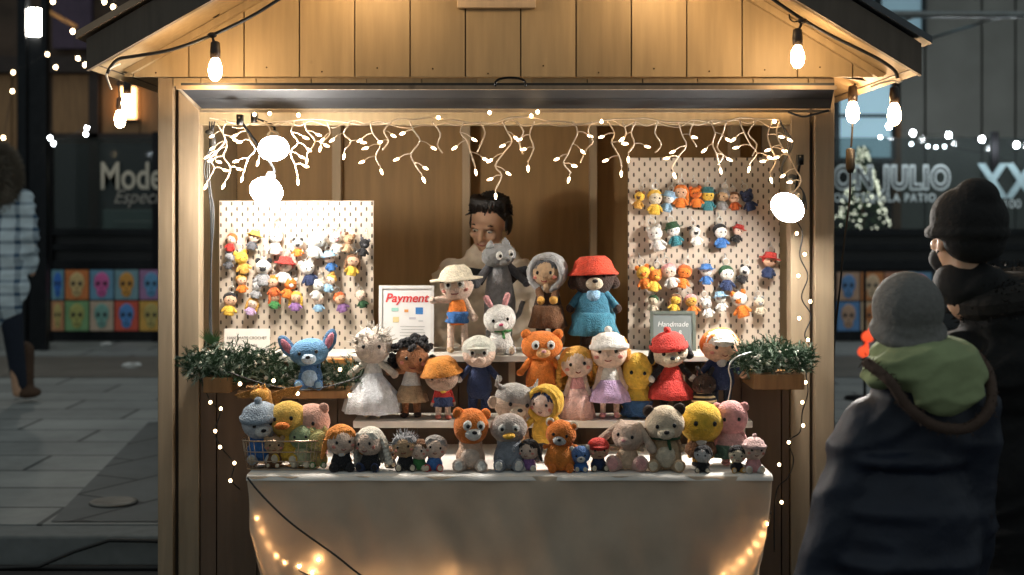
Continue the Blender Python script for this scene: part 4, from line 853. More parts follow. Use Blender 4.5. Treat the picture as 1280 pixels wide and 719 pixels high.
    if hat:
        bm = new(); zt = zc+hr*.38
        if hat == 'sun': lathe(bm, [(hr*1.62, zt-.005), (hr*1.66, zt+.012), (hr*1.1, zt+hr*.16), (hr*.98, zt+hr*.55), (hr*.62, zt+hr*.88), (.001, zt+hr*.95)], n=24, wob=lambda i, j, n: .03*math.sin(j*2*math.pi/n*4) if i < 2 else 0)
        elif hat == 'bucket': lathe(bm, [(hr*1.35, zt-hr*.25), (hr*1.38, zt-hr*.2), (hr*1.12, zt+hr*.1), (hr*1.0, zt+hr*.5), (hr*.7, zt+hr*.78), (.001, zt+hr*.82)], n=24)
        elif hat == 'beanie': lathe(bm, [(hr*1.12, zt-hr*.22), (hr*1.17, zt-hr*.1), (hr*1.16, zt+hr*.05), (hr*1.04, zt+hr*.1), (hr*.9, zt+hr*.45), (hr*.5, zt+hr*.72), (.001, zt+hr*.8)], n=24); ell(bm, (0, 0, zt+hr*.9), hr*.22, sub=2)
        elif hat == 'brim': lathe(bm, [(hr*1.55, zt-hr*.08), (hr*1.58, zt), (hr*1.0, zt+hr*.07), (hr*.96, zt+hr*.62), (hr*.8, zt+hr*.84), (.001, zt+hr*.8)], n=24)
        elif hat == 'cap': ell(bm, (0, .01, zc+hr*.3), (hr*1.1, hr*1.0, hr*.85)); ell(bm, (0, -hr*.85, zc+hr*.42), (hr*.75, hr*.5, hr*.08))
        elif hat == 'helmet': ell(bm, (0, hr*.06, zc+hr*.12), (hr*1.16, hr*1.05, hr*1.1)); 
        elif hat == 'hood': ell(bm, (0, hr*.32, zc+hr*.1), (hr*1.3, hr*1.05, hr*1.3)); tube(bm, [(hr*1.12*math.sin(R(a)), -hr*.42, zc+hr*1.12*math.cos(R(a))) for a in range(0, 360, 20)], hr*.24, 8, closed=True)
        elif hat == 'horns':
            ell(bm, (0, .01, zc+hr*.35), (hr*1.12, hr*1.0, hr*.8))
            for s in (-1, 1): tube(bm, [(s*hr*.8, 0, zc+hr*.8), (s*hr*1.15, 0, zc+hr*1.0), (s*hr*1.2, 0, zc+hr*1.5)], [hr*.2, hr*.15, hr*.03], 8)
        ht = O('hat', bm, hatc, par=hd)
        if bandc:
            bm = new()
            if hat == 'helmet': ell(bm, (0, -hr*.74, zc-hr*.02), (hr*.72, hr*.38, hr*.16)); box(bm, (0, -hr*.98, zc-hr*.4), (hr*.22, hr*.22, hr*.7))
            else: lathe(bm, [(hr*1.04, zt+hr*.1), (hr*1.07, zt+hr*.12), (hr*1.05, zt+hr*.28), (hr*1.0, zt+hr*.3)], n=24)
            O('hat_band', bm, bandc, par=hd)
    if skirt:
        col, L, wr = skirt; bm = new(); zw = tz0+(tz1-tz0)*.45
        lathe(bm, [(tw*.95, zw+.01), (tw*1.1, zw-.02), (tw*wr*.85, zw-L*.55), (tw*wr, zw-L), (tw*wr*.97, zw-L-.004)], n=36, wob=lambda i, j, n: (.06 if i > 1 else 0)*math.sin(j*2*math.pi/n*9)); O('skirt', bm, col)
    if scarf: bm = new(); tube(bm, [(math.cos(R(a))*tw*.8, math.sin(R(a))*tw*.72, tz1+.005) for a in range(0, 360, 24)], .035, 8, closed=True); cap(bm, (.03, -tw*.75, tz1), (.06, -tw*.95, tz1-.13), .028, .024, 8); O('scarf', bm, scarf)
    if collar: bm = new(); ell(bm, (0, -tw*.5, tz1-.03), (tw*.35, tw*.3, .07), sub=2); O('shirt_front', bm, collar)
    if wings:
        for s in (-1, 1):
            bm = new(); vs = [(0, az-.04), (.24, az+.0), (.38, az-.12), (.32, az-.15), (.3, az-.12), (.18, az-.1), (.08, az-.18)]; prism(bm, [(s*(tw*.4+x_), z_) for x_, z_ in vs], tw*.5, tw*.5+.02); O('wing', bm, wings, sm=False)
    if tail: bm = new(); tube(bm, smooth_path([(.0, tw*.7, tz0+.05), (.14, tw, tz0+.03), (.2, .05, tz0+.12), (.24, .0, tz0+.25)]), .022, 8); O('tail', bm, tail)
    return t

# counter row (z = 1.095)
ZC = 1.0955
plush('doll in cream sun hat with orange shirt and blue shorts, arms spread, on the counter', 572, 5.12, ZC, 104, 6, skin=PALE, hr=.155, th=.02, torso=ORANGE, tw=.10, legc=PALE, armc=PALE, arm='rdown', hair='short', hairc=BLACK, hat='sun', hatc=(.75, .66, .50), skirt=(BLUE, .12, 1.15), legl=.34, legr=.042, shoe=TAN, eyes='big')
plush('tall grey long necked dragon plush with black wings in front of the stall keeper', 624, 5.20, ZC, 132, 20, cat='plush toy', name='plush_dragon', skin=(.25, .25, .25), hr=.112, hw=1.3, hh=.85, torso=GREY, tw=.12, legc=GREY, armc=DGREY, handc=DGREY, arm='mid', ears='cat', earc=(.25, .25, .25), wings=BLACK, muz=(.28, .28, .27), nose=DGREY, eyes='big', legl=.2, tail=GREY)
plush('white plush with red and green holly scarf and bow on the counter', 626, 5.07, ZC-.0, 62, 0, cat='plush toy', name='plush_rabbit', skin=WHITE, hr=.25, torso=WHITE, tw=.2, legc=LGREY, ears='up', earc=PINK, scarf=GREEN, armc=WHITE, handc=RED, arm='down', sit=True, muz=WHITE, nose=HOT, legr=.08, lx=.1, bandc=None)
plush('doll in round grey knitted hood and brown cloak on the counter', 685, 5.14, ZC, 118, -4, skin=TAN, hr=.13, th=.02, torso=DBROWN, tw=.12, legc=BLACK, armc=BROWN, handc=GOLD, arm='hug', hair='short', hairc=DGREY, hat='hood', hatc=(.42, .42, .42), skirt=(BROWN, .22, 1.4), collar=TAN, legl=.3, eyes='dot')
plush('dark brown floppy eared dog plush in red bucket hat and blue dress', 742, 5.13, ZC-.0, 118, -4, cat='plush toy', name='plush_dog', ears='floppy', skin=DBROWN, hr=.16, hw=1.2, torso=(.05, .20, .30), tw=.17, legc=DBROWN, armc=(.05, .20, .30), handc=DBROWN, arm='mid', hat='bucket', th=.03, hatc=(.72, .07, .03), muz=CREAM, skirt=((.05, .22, .32), .22, 1.25), collar=LBLUE, legl=.24, legr=.07, shoe=DBROWN, eyes='dot')
# middle shelf (z = .888)
MS = ZM+.001
plush('silvery frosted doll in white gown with wild pale hair on the shelf end', 466, 4.93, MS, 108, 5, skin=(.6, .5, .42), hr=.16, torso=(.75, .72, .68), tw=.09, hair='wild', hairc=(.65, .58, .50), skirt=((.78, .80, .84), .42, 3.1), arm='mid', armc=(.7, .62, .52), legl=.36, legr=.03, lx=.05, legc=CREAM)
plush('doll with big black curly hair and white top, arms spread', 514, 4.94, MS, 92, -3, skin=DSKIN, hr=.17, torso=WHITE, tw=.11, hair='afro', hairc=BLACK, arm='out', armc=DSKIN, legc=DSKIN, skirt=(TAN, .2, 1.7), shoe=DBROWN, legl=.24)
plush('doll in orange bucket hat and red yellow shirt on the shelf', 554, 4.90, MS, 74, 6, skin=(.45, .30, .22), hr=.22, th=.02, torso=RED, tw=.13, collar=YELLOW, hair='short', hairc=BLACK, hat='bucket', hatc=(.72, .27, .04), bandc=DBROWN, legc=PALE, skirt=(NAVY, .14, 1.2), shoe=(.45, .12, .08), arm='down', armc=RED, handc=(.45, .30, .22), legl=.24)
plush('doll in navy overalls and pale cap beside the orange bucket hat doll', 599, 4.93, MS, 98, 0, skin=PALE, hr=.16, torso=NAVY, tw=.13, legc=NAVY, shoe=BROWN, hat='cap', hatc=(.6, .6, .52), armc=NAVY, handc=LGREY, arm='mid', muz=PALE, nose=PALE, eyes='big', legl=.26, legr=.065)
plush('bright orange cat plush with big pale eyes standing on the shelf', 677, 4.95, MS, 106, 0, cat='plush toy', name='plush_cat', skin=ORANGE, hr=.155, hw=1.3, hh=.95, torso=ORANGE, tw=.15, legc=ORANGE, armc=ORANGE, handc=ORANGE, arm='mid', ears='bear', earc=ORANGE, muz=(.75, .42, .18), nose=PINK, eyes='big', legl=.24, legr=.075, tail=ORANGE)
plush('doll with long golden hair in pale pink gown on the shelf', 722, 4.93, MS, 85, -5, skin=PALE, hr=.18, torso=PINK, tw=.11, hair='curly', hairc=(.70, .36, .06), skirt=((.78, .48, .42), .42, 1.9), arm='down', armc=PALE, legl=.26, hat=None)
plush('doll with orange hair, white bow hat and lilac dress', 762, 4.93, MS, 104, 4, skin=PALE, hr=.17, th=.02, torso=WHITE, tw=.11, hair='long', hairc=(.70, .30, .05), hat='beanie', hatc=WHITE, skirt=(LILAC, .24, 2.0), legc=PALE, shoe=PINK, arm='down', armc=PALE, legl=.30, legr=.04)
plush('tall yellow bear plush with blue trousers on the shelf', 796, 4.94, MS, 80, -3, cat='plush toy', name='plush_toy', skin=YELLOW, ears='bear', hr=.21, hw=.92, hh=1.2, torso=YELLOW, tw=.19, legc=BLUE, skirt=((.03, .10, .25), .22, 1.1), arm='down', armc=YELLOW, handc=DGREY, eyes='dot', legl=.10, legr=.07)
plush('cream faced black eared puppy plush in a red dress with red bow', 838, 4.94, MS, 104, 10, cat='plush toy', name='plush_puppy', skin=(.74, .62, .48), hr=.165, torso=RED, tw=.13, legc=BLACK, shoe=GOLD, ears='floppy', earc=BLACK, hat='beanie', hatc=RED, th=.02, muz=CREAM, skirt=(RED, .2, 1.9), armc=BLACK, handc=WHITE, arm='mid', legl=.28)
plush('black and cream striped bee plush at the right of the shelf', 880, 4.90, MS, 56, 0, cat='plush toy', name='plush_bee', skin=DBROWN, hr=.2, torso=BLACK, tw=.26, stripe=stripes_mat('bee_stripes', BLACK, (.7, .5, .25), 22), legc=BLACK, armc=BLACK, handc=WHITE, arm='down', ears='up', earc=BLACK, legl=.1, eyes='dot')
plush('doll with orange hair, white cap and navy suit at the end of the shelf', 901, 4.94, MS, 106, 0, skin=SKIN, hr=.155, hw=1.2, torso=NAVY, tw=.13, legc=(.04, .05, .08), shoe=BLACK, hair='short', hairc=ORANGE, hat='cap', hatc=(.7, .66, .6), arm='mid', armc=NAVY, legl=.34, legr=.05, collar=LGREY)
# ledge
plush('blue long eared plush with pink inner ears sitting on the left ledge', 388, 4.9, ZZ(485.8, 4.9), 62, 0, cat='plush toy', name='plush_toy', skin=(.12, .28, .48), hr=.26, hw=1.25, hh=.9, torso=(.08, .2, .42), tw=.2, legc=(.08, .2, .42), belly=(.45, .6, .75), ears='wide', earc=(.10, .22, .40), inner=(.62, .22, .28), muz=(.5, .62, .72), sit=True, arm='down', legr=.08, lx=.09, soles=LBLUE, eyes='dot')
# table row (z = .775)
TT = ZT+.0015; YT = 4.56
plush('orange and white fox plush sitting on the table with big white paws', 588, YT, TT, 72, 0, cat='plush toy', name='plush_fox', skin=ORANGE, hr=.24, hw=1.0, hh=1.05, torso=(.68, .45, .32), tw=.19, legc=(.6, .48, .4), ears='bear', earc=ORANGE, muz=WHITE, sit=True, arm='down', armc=(.62, .40, .28), handc=CREAM, legr=.085, lx=.085, soles=WHITE, eyes='big', belly=(.7, .55, .45))
plush('grey plush bird with yellow beak and white feet sitting on the table', 636, YT, TT, 66, 0, cat='plush toy', name='plush_bird', skin=(.42, .36, .32), hr=.22, hw=1.25, torso=(.28, .30, .34), tw=.22, legc=(.28, .30, .34), sit=True, arm='down', armc=(.28, .30, .34), handc=CREAM, legr=.09, lx=.08, soles=WHITE, beak=(.75, .42, .04), nose=None, eyes='big')
plush('orange bear plush with spread arms and white muzzle at the table edge', 700, YT-.02, TT, 60, 3, cat='plush toy', name='plush_bear', skin=ORANGE, hr=.23, torso=(.72, .22, .03), tw=.25, legc=ORANGE, ears='bear', earc=CREAM, inner=ORANGE, arm='out', armc=(.65, .20, .04), handc=ORANGE, muz=LGREY, sit=True, legr=.07, lx=.08, soles=ORANGE, eyes='dot')
plush('small blue and white plush beside the orange bear', 726, YT-.03, TT, 30, 0, cat='plush toy', name='small_plush', skin=(.10, .20, .45), hr=.3, torso=BLUE, tw=.25, legc=BLUE, sit=True, ears='bear', earc=WHITE, inner=None, muz=WHITE, arm='mid', handc=WHITE, legr=.1)
plush('beige rabbit plush with floppy long ears and pink soles', 784, YT, TT, 58, -6, cat='plush toy', name='plush_rabbit', skin=(.62, .46, .36), hr=.26, torso=(.66, .48, .33), tw=.2, legc=(.68, .44, .38), ears='long', earc=(.58, .45, .35), muz=(.70, .52, .42), nose=PINK, sit=True, arm='out', armc=(.65, .48, .3), legr=.13, lx=.13, soles=(.72, .36, .34), eyes='dot')
plush('tan panda faced plush with dark green scarf sitting near the table edge', 832, YT, TT, 76, -4, cat='plush toy', name='plush_panda', skin=(.72, .58, .42), hr=.24, hw=1.05, torso=(.52, .36, .21), tw=.2, belly=CREAM, legc=(.50, .34, .2), ears='bear', earc=DBROWN, muz=CREAM, scarf=DGREEN, sit=True, arm='mid', armc=(.36, .22, .12), handc=TAN, legr=.08, lx=.09, soles=CREAM, eyes='dot')
# dark eye patches for the panda
plush('boxy yellow plush with brown shorts leaning beside the panda plush', 876, YT+.06, TT, 76, -4, cat='plush toy', name='plush_toy', skin=(.80, .50, .05), hr=.27, hw=1.05, hh=1.0, torso=BROWN, tw=.2, legc=GOLD, armc=GOLD, handc=GOLD, arm='down', shoe=BLACK, eyes='dot', legl=.16, collar=WHITE)
plush('pink plush bear in a pale top at the right end of the table', 914, YT+.08, TT, 76, -6, cat='plush toy', name='plush_bear', skin=(.75, .36, .34), hr=.2, hh=1.15, torso=(.75, .42, .38), tw=.21, legc=(.75, .36, .34), ears='bear', earc=(.75, .36, .34), skirt=((.10, .18, .12), .18, 1.15), arm='mid', armc=(.75, .36, .34), eyes='dot', legl=.16, legr=.07)
plush('horned cream baby plush with grey helmet behind the grey bird', 641, YT+.17, TT+.0, 92, 8, cat='plush doll', name='plush_doll', skin=(.62, .48, .36), hr=.19, hw=1.15, torso=TAN, tw=.17, legc=TAN, ears='side', earc=(.55, .44, .33), hat='horns', hatc=(.38, .36, .33), th=.05, arm='down', muz=CREAM, legl=.2, hair=None)
plush('doll in yellow hood with dark hair leaning behind the orange bear', 681, YT+.15, TT, 88, -12, skin=PALE, hr=.155, torso=YELLOW, tw=.14, legc=DGREY, hat='hood', hatc=YELLOW, hair='short', hairc=NAVY, th=.045, arm='mid', armc=YELLOW, legl=.26, eyes='dot')
small = [(427, 44, 'small doll with orange hair, black coat and white tie', dict(skin=PALE, torso=BLACK, collar=WHITE, hair='tails', hairc=(.70, .25, .04), legc=BLACK)),
         (463, 42, 'small doll with fluffy white hair and black coat', dict(skin=PALE, torso=BLACK, hair='curly', hairc=(.75, .70, .6), legc=NAVY)),
         (507, 36, 'small grey faced doll in black beside the white haired one', dict(skin=TAN, torso=BLACK, hair='wild', hairc=GREY, legc=BLACK)),
         (543, 34, 'small grey haired doll with red trousers', dict(skin=PALE, torso=BLUE, hair='short', hairc=(.35, .32, .30), legc=RED, armc=RED)),
         (524, 30, 'tiny brown haired doll in green sitting beside the grey haired one', dict(skin=PALE, torso=GREEN, hair='short', hairc=BROWN, legc=CREAM)),
         (661, 30, 'tiny black haired doll in purple between the grey bird and orange bear', dict(skin=PALE, torso=PURPLE, hair='tails', hairc=BLACK, legc=WHITE)),
         (748, 32, 'tiny doll in red cap between the blue plush and the rabbit', dict(skin=SKIN, torso=NAVY, hat='cap', hatc=RED, legc=BLACK)),
         (878, 26, 'little black and white doll lying under the boxy yellow plush', dict(skin=LGREY, torso=BLACK, hair='short', hairc=BLACK, legc=BLACK)),
         (921, 26, 'little striped black and gold doll at the right table corner', dict(skin=CREAM, torso=BLACK, hair='short', hairc=BLACK, legc=GOLD, armc=GOLD)),
         (942, 34, 'little doll with pink and white striped hat at the right table corner', dict(skin=PALE, torso=PINK, hat='beanie', hatc=(.75, .5, .48), legc=WHITE))]
for px, hp, lab, kw in small: plush(lab, px, YT-.015-(.03 if px > 870 else 0), TT, hp*1.15, random.uniform(-14, 14), name='small_doll', cat='small doll', hr=.27, tw=.2, sit=True, legr=.09, lx=.09, arm='down', soles=BLACK if px < 500 else None, **kw)
plush('very small dark plush between the black coated dolls', 488, YT+.05, TT, 24, 0, cat='plush toy', name='small_plush', skin=BROWN, hr=.3, torso=DGREY, tw=.24, ears='bear', sit=True, muz=TAN, legr=.1)

# wire basket with toys
bk_ = thing('wire_basket', 'copper wire basket full of small plush toys at the left table corner', 'basket', (XX(356, 4.62), 4.62, TT))
bm = new(); W, D, H = .115, .08, .095; WM = mat('metal', (.55, .40, .28), .35)
for k, z in enumerate((.003, .03, .06, H)):
    f = 1+.12*z/H; c = []
    for a in range(0, 360, 12):
        u = R(a); ce, se = math.cos(u), math.sin(u); c.append((W*f*math.copysign(abs(ce)**.35, ce), D*f*math.copysign(abs(se)**.35, se), z))
    tube(bm, c, .0016 if k < 3 else .0028, 5, closed=True)
obj('rim', bm, WM, bk_)
bm = new()
for a in range(0, 360, 12):
    u = R(a); ce, se = math.cos(u), math.sin(u); x_, y_ = W*math.copysign(abs(ce)**.35, ce), D*math.copysign(abs(se)**.35, se); tube(bm, [(x_*.0, y_*.0, .003), (x_, y_, .003), (x_*1.12, y_*1.12, H)], .0013, 5)
obj('wire_sides', bm, WM, bk_)
for (px, dy, dz, hp, lab, kw) in [(327, .0, .012, 68, 'blue and white striped plush in the wire basket', dict(skin=(.6, .62, .66), torso=BLUE, hat='beanie', hatc=(.35, .42, .5), ears=None, muz=WHITE, armc=BLUE)),
                                  (361, -.01, .015, 72, 'yellow duckling plush in the middle of the wire basket', dict(skin=(.80, .50, .10), torso=YELLOW, beak=ORANGE, nose=None, legc=YELLOW)),
                                  (391, .01, .014, 68, 'pink faced piglet plush in the wire basket', dict(skin=(.75, .42, .32), torso=PINK, ears='bear', muz=(.7, .3, .22), legc=PINK)),
                                  (378, -.04, .008, 48, 'pale green plush at the front of the wire basket', dict(skin=(.32, .40, .22), torso=(.5, .5, .3), ears='bear', legc=CREAM)),
                                  (398, -.045, .006, 44, 'yellow green striped plush at the right of the wire basket', dict(skin=(.55, .50, .2), torso=(.4, .3, .1), ears='cat', legc=GREEN)),
                                  (343, -.045, .006, 36, 'little brown plush at the bottom of the wire basket', dict(skin=TAN, torso=BROWN, ears='bear', legc=BROWN))]:
    plush(lab, px, 4.62+dy, TT+dz, hp, random.uniform(-14, 14), name='small_plush', cat='plush toy', hr=.25, tw=.2, sit=True, legr=.07, **kw)
# winged creature on a stand above the basket
t = thing('winged_plush', 'golden brown winged plush perched on a rod above the basket', 'plush toy', P(335, 497, 4.78))
bm = new(); cap(bm, (-.01, 0, .01), (.015, .0, -.07), .022, .014, 10); cap(bm, (.015, 0, -.07), (.0, 0, -.12), .014, .01, 10); obj('body', bm, Y_(.50, .24, .05), t)
bm = new(); ell(bm, (-.025, -.02, .012), (.034, .026, .022), sub=2); [lathe(bm, [(.007, 0), (.001, .022)], (-.03+q*.02, -.01, .026), 8) for q in (0, 1)]; obj('head', bm, Y_(.62, .30, .05), t)
for s in (-1, 1):
    bm = new(); pr = [(0, .01), (.05, .028), (.115, .008 if s < 0 else .04), (.085, -.004 if s < 0 else .0), (.05, .004), (.03, -.03)]; prism(bm, [(s*x_, z_) for x_, z_ in pr], .0, .01); obj('wing', bm, Y_(.42, .19, .04), t, smooth=False)
bm = new(); v = t.location; tube(bm, [(0, .005, -.11), (0, .005, TT-v.z+.004)], .0025, 6); lathe(bm, [(.03, 0), (.03, .004), (.003, .006)], (0, .005, TT-v.z), 16); obj('stand', bm, mat('metal', (.3, .2, .1)), t)

# thin ribbon on counter right side (white hooked wire)
bm = new(); tube(bm, smooth_path([P(907, 516, 4.86), P(914, 480, 4.86), P(911, 460, 4.86), P(920, 447, 4.86), P(940, 440, 4.88)]), .003, 6)
tag(obj('display_hook', bm, mat('metal', (.7, .7, .68), .3)), 'curved white display wire beside the navy suited doll', 'hook')

# ------------------------------------------------------------------ people
SK = mat('skin', (.66, .40, .26), .5, sss=1, sc=20, var=.12)
def head_bm(s=1.0):
    """face towards -Y, centre of skull at origin, metres"""
    bm = new()
    ell(bm, (0, .012, .03), (.074, .090, .085)); ell(bm, (0, -.018, -.035), (.060, .070, .072)); ell(bm, (0, -.045, -.085), (.030, .030, .026))   # cranium, face, chin
    ell(bm, (0, -.085, .018), (.045, .018, .014))                          # brow
    cap(bm, (0, -.092, .008), (0, -.112, -.030), .008, .012, 10); [ell(bm, (q*.012, -.096, -.034), (.009, .010, .007), sub=2) for q in (-1, 1)]
    [ell(bm, (q*.038, -.068, -.022), (.022, .020, .020), sub=2) for q in (-1, 1)]   # cheeks
    ell(bm, (0, -.088, -.056), (.022, .010, .006), sub=2); ell(bm, (0, -.085, -.066), (.019, .010, .007), sub=2)
    [ell(bm, (q*.076, .005, -.010), (.008, .018, .030), sub=2) for q in (-1, 1)]
    cap(bm, (0, .02, -.06), (0, .035, -.17), .05, .055, 14)
    return bm
def face_parts(hd, M):
    def put(nm, bm, m): bmesh.ops.transform(bm, matrix=M, verts=bm.verts); obj(nm, bm, m, hd)
    for q in (-1, 1):
        bm = new(); ell(bm, (q*.031, -.0795, -.002), (.012, .009, .0042), sub=2); put('eye', bm, mat('paint', (.75, .72, .68), .2))
        bm = new(); ell(bm, (q*.031, -.0873, -.003), (.0055, .003, .0038), sub=2); put('iris', bm, mat('paint', (.02, .012, .01), .15))
        bm = new(); tube(bm, [(q*(.016+.03*u), -.094+.016*u*u, .019+.006*math.sin(u*2.6)) for u in (0, .25, .5, .75, 1)], [.002, .0035, .0035, .003, .0015], 6); put('eyebrow', bm, mat('paint', (.02, .014, .012), .8))
        bm = new(); tube(bm, [(q*(.017+.028*u), -.088+.012*u*u, .004+.004*math.sin(u*3.1)) for u in (0, .25, .5, .75, 1)], .0016, 6); put('eyelid', bm, mat('paint', (.03, .018, .014), .7))
    bm = new(); tube(bm, [(-.022+.044*u, -.0935+.006*abs(2*u-1)**2, -.0605+.004*abs(2*u-1)) for u in (0, .2, .4, .6, .8, 1)], [.001, .003, .004, .004, .003, .001], 6); put('lips', bm, mat('paint', (.42, .13, .10), .5))

# stall keeper
YV = 5.85; hv = P(611, 281, YV)
kp = thing('person', 'smiling stall keeper with short dark hair and beige jumper behind the counter', 'person', (hv.x, YV, .045))
Mh = Matrix.Translation(Vector((0, 0, hv.z-.045))) @ Euler((R(17), R(6), R(-17))).to_matrix().to_4x4()
bm = head_bm(); bmesh.ops.transform(bm, matrix=Mh, verts=bm.verts)
zn = hv.z-.045-.095
ell(bm, (.02, .03, zn-.14), (.17, .10, .12)); ell(bm, (.02, .03, zn-.42), (.14, .10, .26))
for s in (-1, 1): cap(bm, (s*.075+.02, .02, zn-.72), (s*.09+.02, .03, .06), .075, .045); cap(bm, (.02+s*.185, .02, zn-.1), (.02+s*.23, -.0, zn-.36), .048, .040); cap(bm, (.02+s*.23, 0, zn-.36), (.02+s*.13, -.20, zn-.42), .038, .028); ell(bm, (.02+s*.11, -.24, zn-.43), (.03, .05, .018))
for s in (-1, 1): ell(bm, (.02+s*.09, -.05, .035), (.045, .12, .035))
body = blob('body', bm, SK, kp, .006, 3)
face_parts(body, Mh)
bm = new(); ell(bm, (0, .030, .052), (.085, .092, .082))
for i in range(150):
    a = random.uniform(-1.9, 1.9); u = random.random(); s0 = Vector((math.sin(a)*.045+.015, -.03-.02*math.cos(a), .122)); e0 = Vector((math.sin(a)*.084, -.072*math.cos(a)+.010, .070+random.uniform(-.010, .020)+.012*math.sin(a))); md = (s0+e0)/2+Vector((math.sin(a)*.012, -.012*math.cos(a), .018)); tube(bm, [s0, md, e0], [.009, .008, .002], 5)
for i in range(90):
    d = Vector((random.gauss(0, 1), random.gauss(.4, 1), random.uniform(0, 1.4))).normalized(); c0 = Vector((0, .03, .052))+Vector((d.x*.083, d.y*.09, d.z*.080)); tube(bm, [c0, c0+d*.006+Vector((random.uniform(-.02, .02), -.01, -.012))], [.007, .002], 5)
for q in (-1, 1): ell(bm, (q*.076, .03, .0), (.012, .045, .045), sub=2)
bmesh.ops.transform(bm, matrix=Mh, verts=bm.verts); obj('hair', bm, mat('fabric', (.014, .011, .010), .5, sc=90), body)
bm = new(); ell(bm, (.02, .03, zn-.135), (.21, .125, .115)); ell(bm, (.02, .03, zn-.40), (.175, .125, .30)); ell(bm, (.015, .03, zn-.045), (.115, .095, .07)); ell(bm, (.01, .025, zn+.0), (.078, .075, .04)); ell(bm, (.02, .03, zn-.62), (.17, .12, .15))
for s in (-1, 1): ell(bm, (.02+s*.175, .025, zn-.115), .068); cap(bm, (.02+s*.19, .02, zn-.13), (.02+s*.245, 0, zn-.36), .066, .055); cap(bm, (.02+s*.245, 0, zn-.36), (.02+s*.15, -.17, zn-.42), .055, .042)
blob('jumper', bm, mat('fabric', (.86, .76, .62), sc=25), kp, .010, 5, wr=.014, fr=9)
bm = new(); [cap(bm, (s*.08+.02, .03, zn-.70), (s*.09+.02, .03, .12), .092, .06) for s in (-1, 1)]; blob('trousers', bm, mat('fabric', NAVY), kp, .014, 4)

# adult shopper, seen from behind, head turned left
YA = 4.0; ha = P(1204, 300, YA)
ad = thing('person', 'adult shopper in black beanie and dark fur collared coat at the right edge', 'person', (XX(1262, YA), YA, 0))
hx = ha.x-ad.location.x; hz = ha.z
Mh = Matrix.Translation(Vector((hx, 0, hz))) @ Euler((R(-6), R(0), R(-163))).to_matrix().to_4x4()
bm = head_bm(); bmesh.ops.transform(bm, matrix=Mh, verts=bm.verts)
ell(bm, (.02, 0, hz-.36), (.17, .11, .15)); ell(bm, (.03, 0, hz-.62), (.15, .11, .28)); cap(bm, (hx, 0, hz-.1), (.0, 0, hz-.26), .055, .07)
for s in (-1, 1): cap(bm, (.03+s*.08, 0, hz-.80), (.03+s*.09, 0, .07), .085, .045); ell(bm, (.03+s*.09, .05, .035), (.045, .12, .035)); cap(bm, (.05+s*.17, 0, hz-.36), (.06+s*.28, .03, hz-.62), .045, .04); cap(bm, (.06+s*.28, .03, hz-.62), (.04+s*.22, .2, hz-.72), .038, .028); ell(bm, (.04+s*.21, .25, hz-.73), (.03, .05, .02))
b = blob('body', bm, SK, ad, .008, 3); face_parts(b, Mh)
bm = new(); ell(bm, (0, .022, .062), (.106, .112, .094)); ell(bm, (.0, .05, .125), (.062, .066, .055)); tube(bm, [(math.cos(R(a))*.097, .016+math.sin(R(a))*.108, .022+.012*math.sin(R(a))) for a in range(0, 360, 15)], .017, 10, closed=True); ell(bm, (0, .055, -.0), (.092, .07, .06))
bmesh.ops.transform(bm, matrix=Mh, verts=bm.verts); blob('beanie', bm, mat('fabric', (.010, .009, .009), sc=60), ad, .007, 3)
bm = new(); ell(bm, (0, -.052, -.062), (.062, .060, .046)); cap(bm, (.045, -.05, -.05), (.074, .0, -.012), .006, .003, 6); cap(bm, (-.045, -.05, -.05), (-.074, .0, -.012), .006, .003, 6)
bmesh.ops.transform(bm, matrix=Mh, verts=bm.verts); obj('face_mask', bm, mat('fabric', (.012, .012, .014)), b)
bm = new(); ell(bm, (.06, 0, hz-.37), (.25, .16, .16)); ell(bm, (.07, 0, hz-.72), (.235, .17, .36)); ell(bm, (.07, 0, hz-1.0), (.23, .17, .22)); ell(bm, (.0, .0, hz-.22), (.14, .13, .13)); ell(bm, (hx*.85, .0, hz-.125), (.098, .098, .072))
for s in (-1, 1): ell(bm, (.06+s*.2, 0, hz-.34), .10); cap(bm, (.06+s*.23, 0, hz-.36), (.06+s*.29, .03, hz-.62), .088, .075); cap(bm, (.06+s*.29, .03, hz-.62), (.04+s*.22, .18, hz-.72), .07, .052)
blob('coat', bm, mat('fabric', (.008, .008, .009), sc=20), ad, .011, 6, wr=.016, fr=6)
bm = new()
for i in range(1500):
    a = random.uniform(0, 6.283); r0 = .05*random.random()**.5; q = random.uniform(0, 6.283); c = Vector((-.015+math.cos(a)*(.115+r0*math.cos(q)), math.sin(a)*(.10+r0*math.cos(q)), hz-.150+.03*math.sin(a*1.0+1)+r0*1.25*math.sin(q)))
    d = (c-Vector((-.01, 0, hz-.22))).normalized()+Vector((random.gauss(0, .4), random.gauss(0, .4), random.gauss(0, .4))); d.normalize(); p = d.cross(Vector((.2, .9, .3))).normalized()*.0035
    bm.faces.new([bm.verts.new(v_) for v_ in (c-p, c+d*random.uniform(.008, .02), c+p)])
tube(bm, [(-.015+math.cos(R(a))*.115, math.sin(R(a))*.10, hz-.150+.03*math.sin(R(a)+1)) for a in range(0, 360, 15)], .045, 10, closed=True)
obj('fur_collar', bm, mat('fabric', (.018, .015, .013), sc=40), ad, smooth=False)
bm = new(); [cap(bm, (.06+s*.09, 0, hz-.95), (.06+s*.1, 0, .12), .11, .065) for s in (-1, 1)]; blob('trousers', bm, mat('fabric', BLACK), ad, .016, 4)
bm = new(); [ell(bm, (.06+s*.1, .04, .05), (.055, .135, .05)) for s in (-1, 1)]; obj('boots', bm, mat('fabric', BLACK), ad)

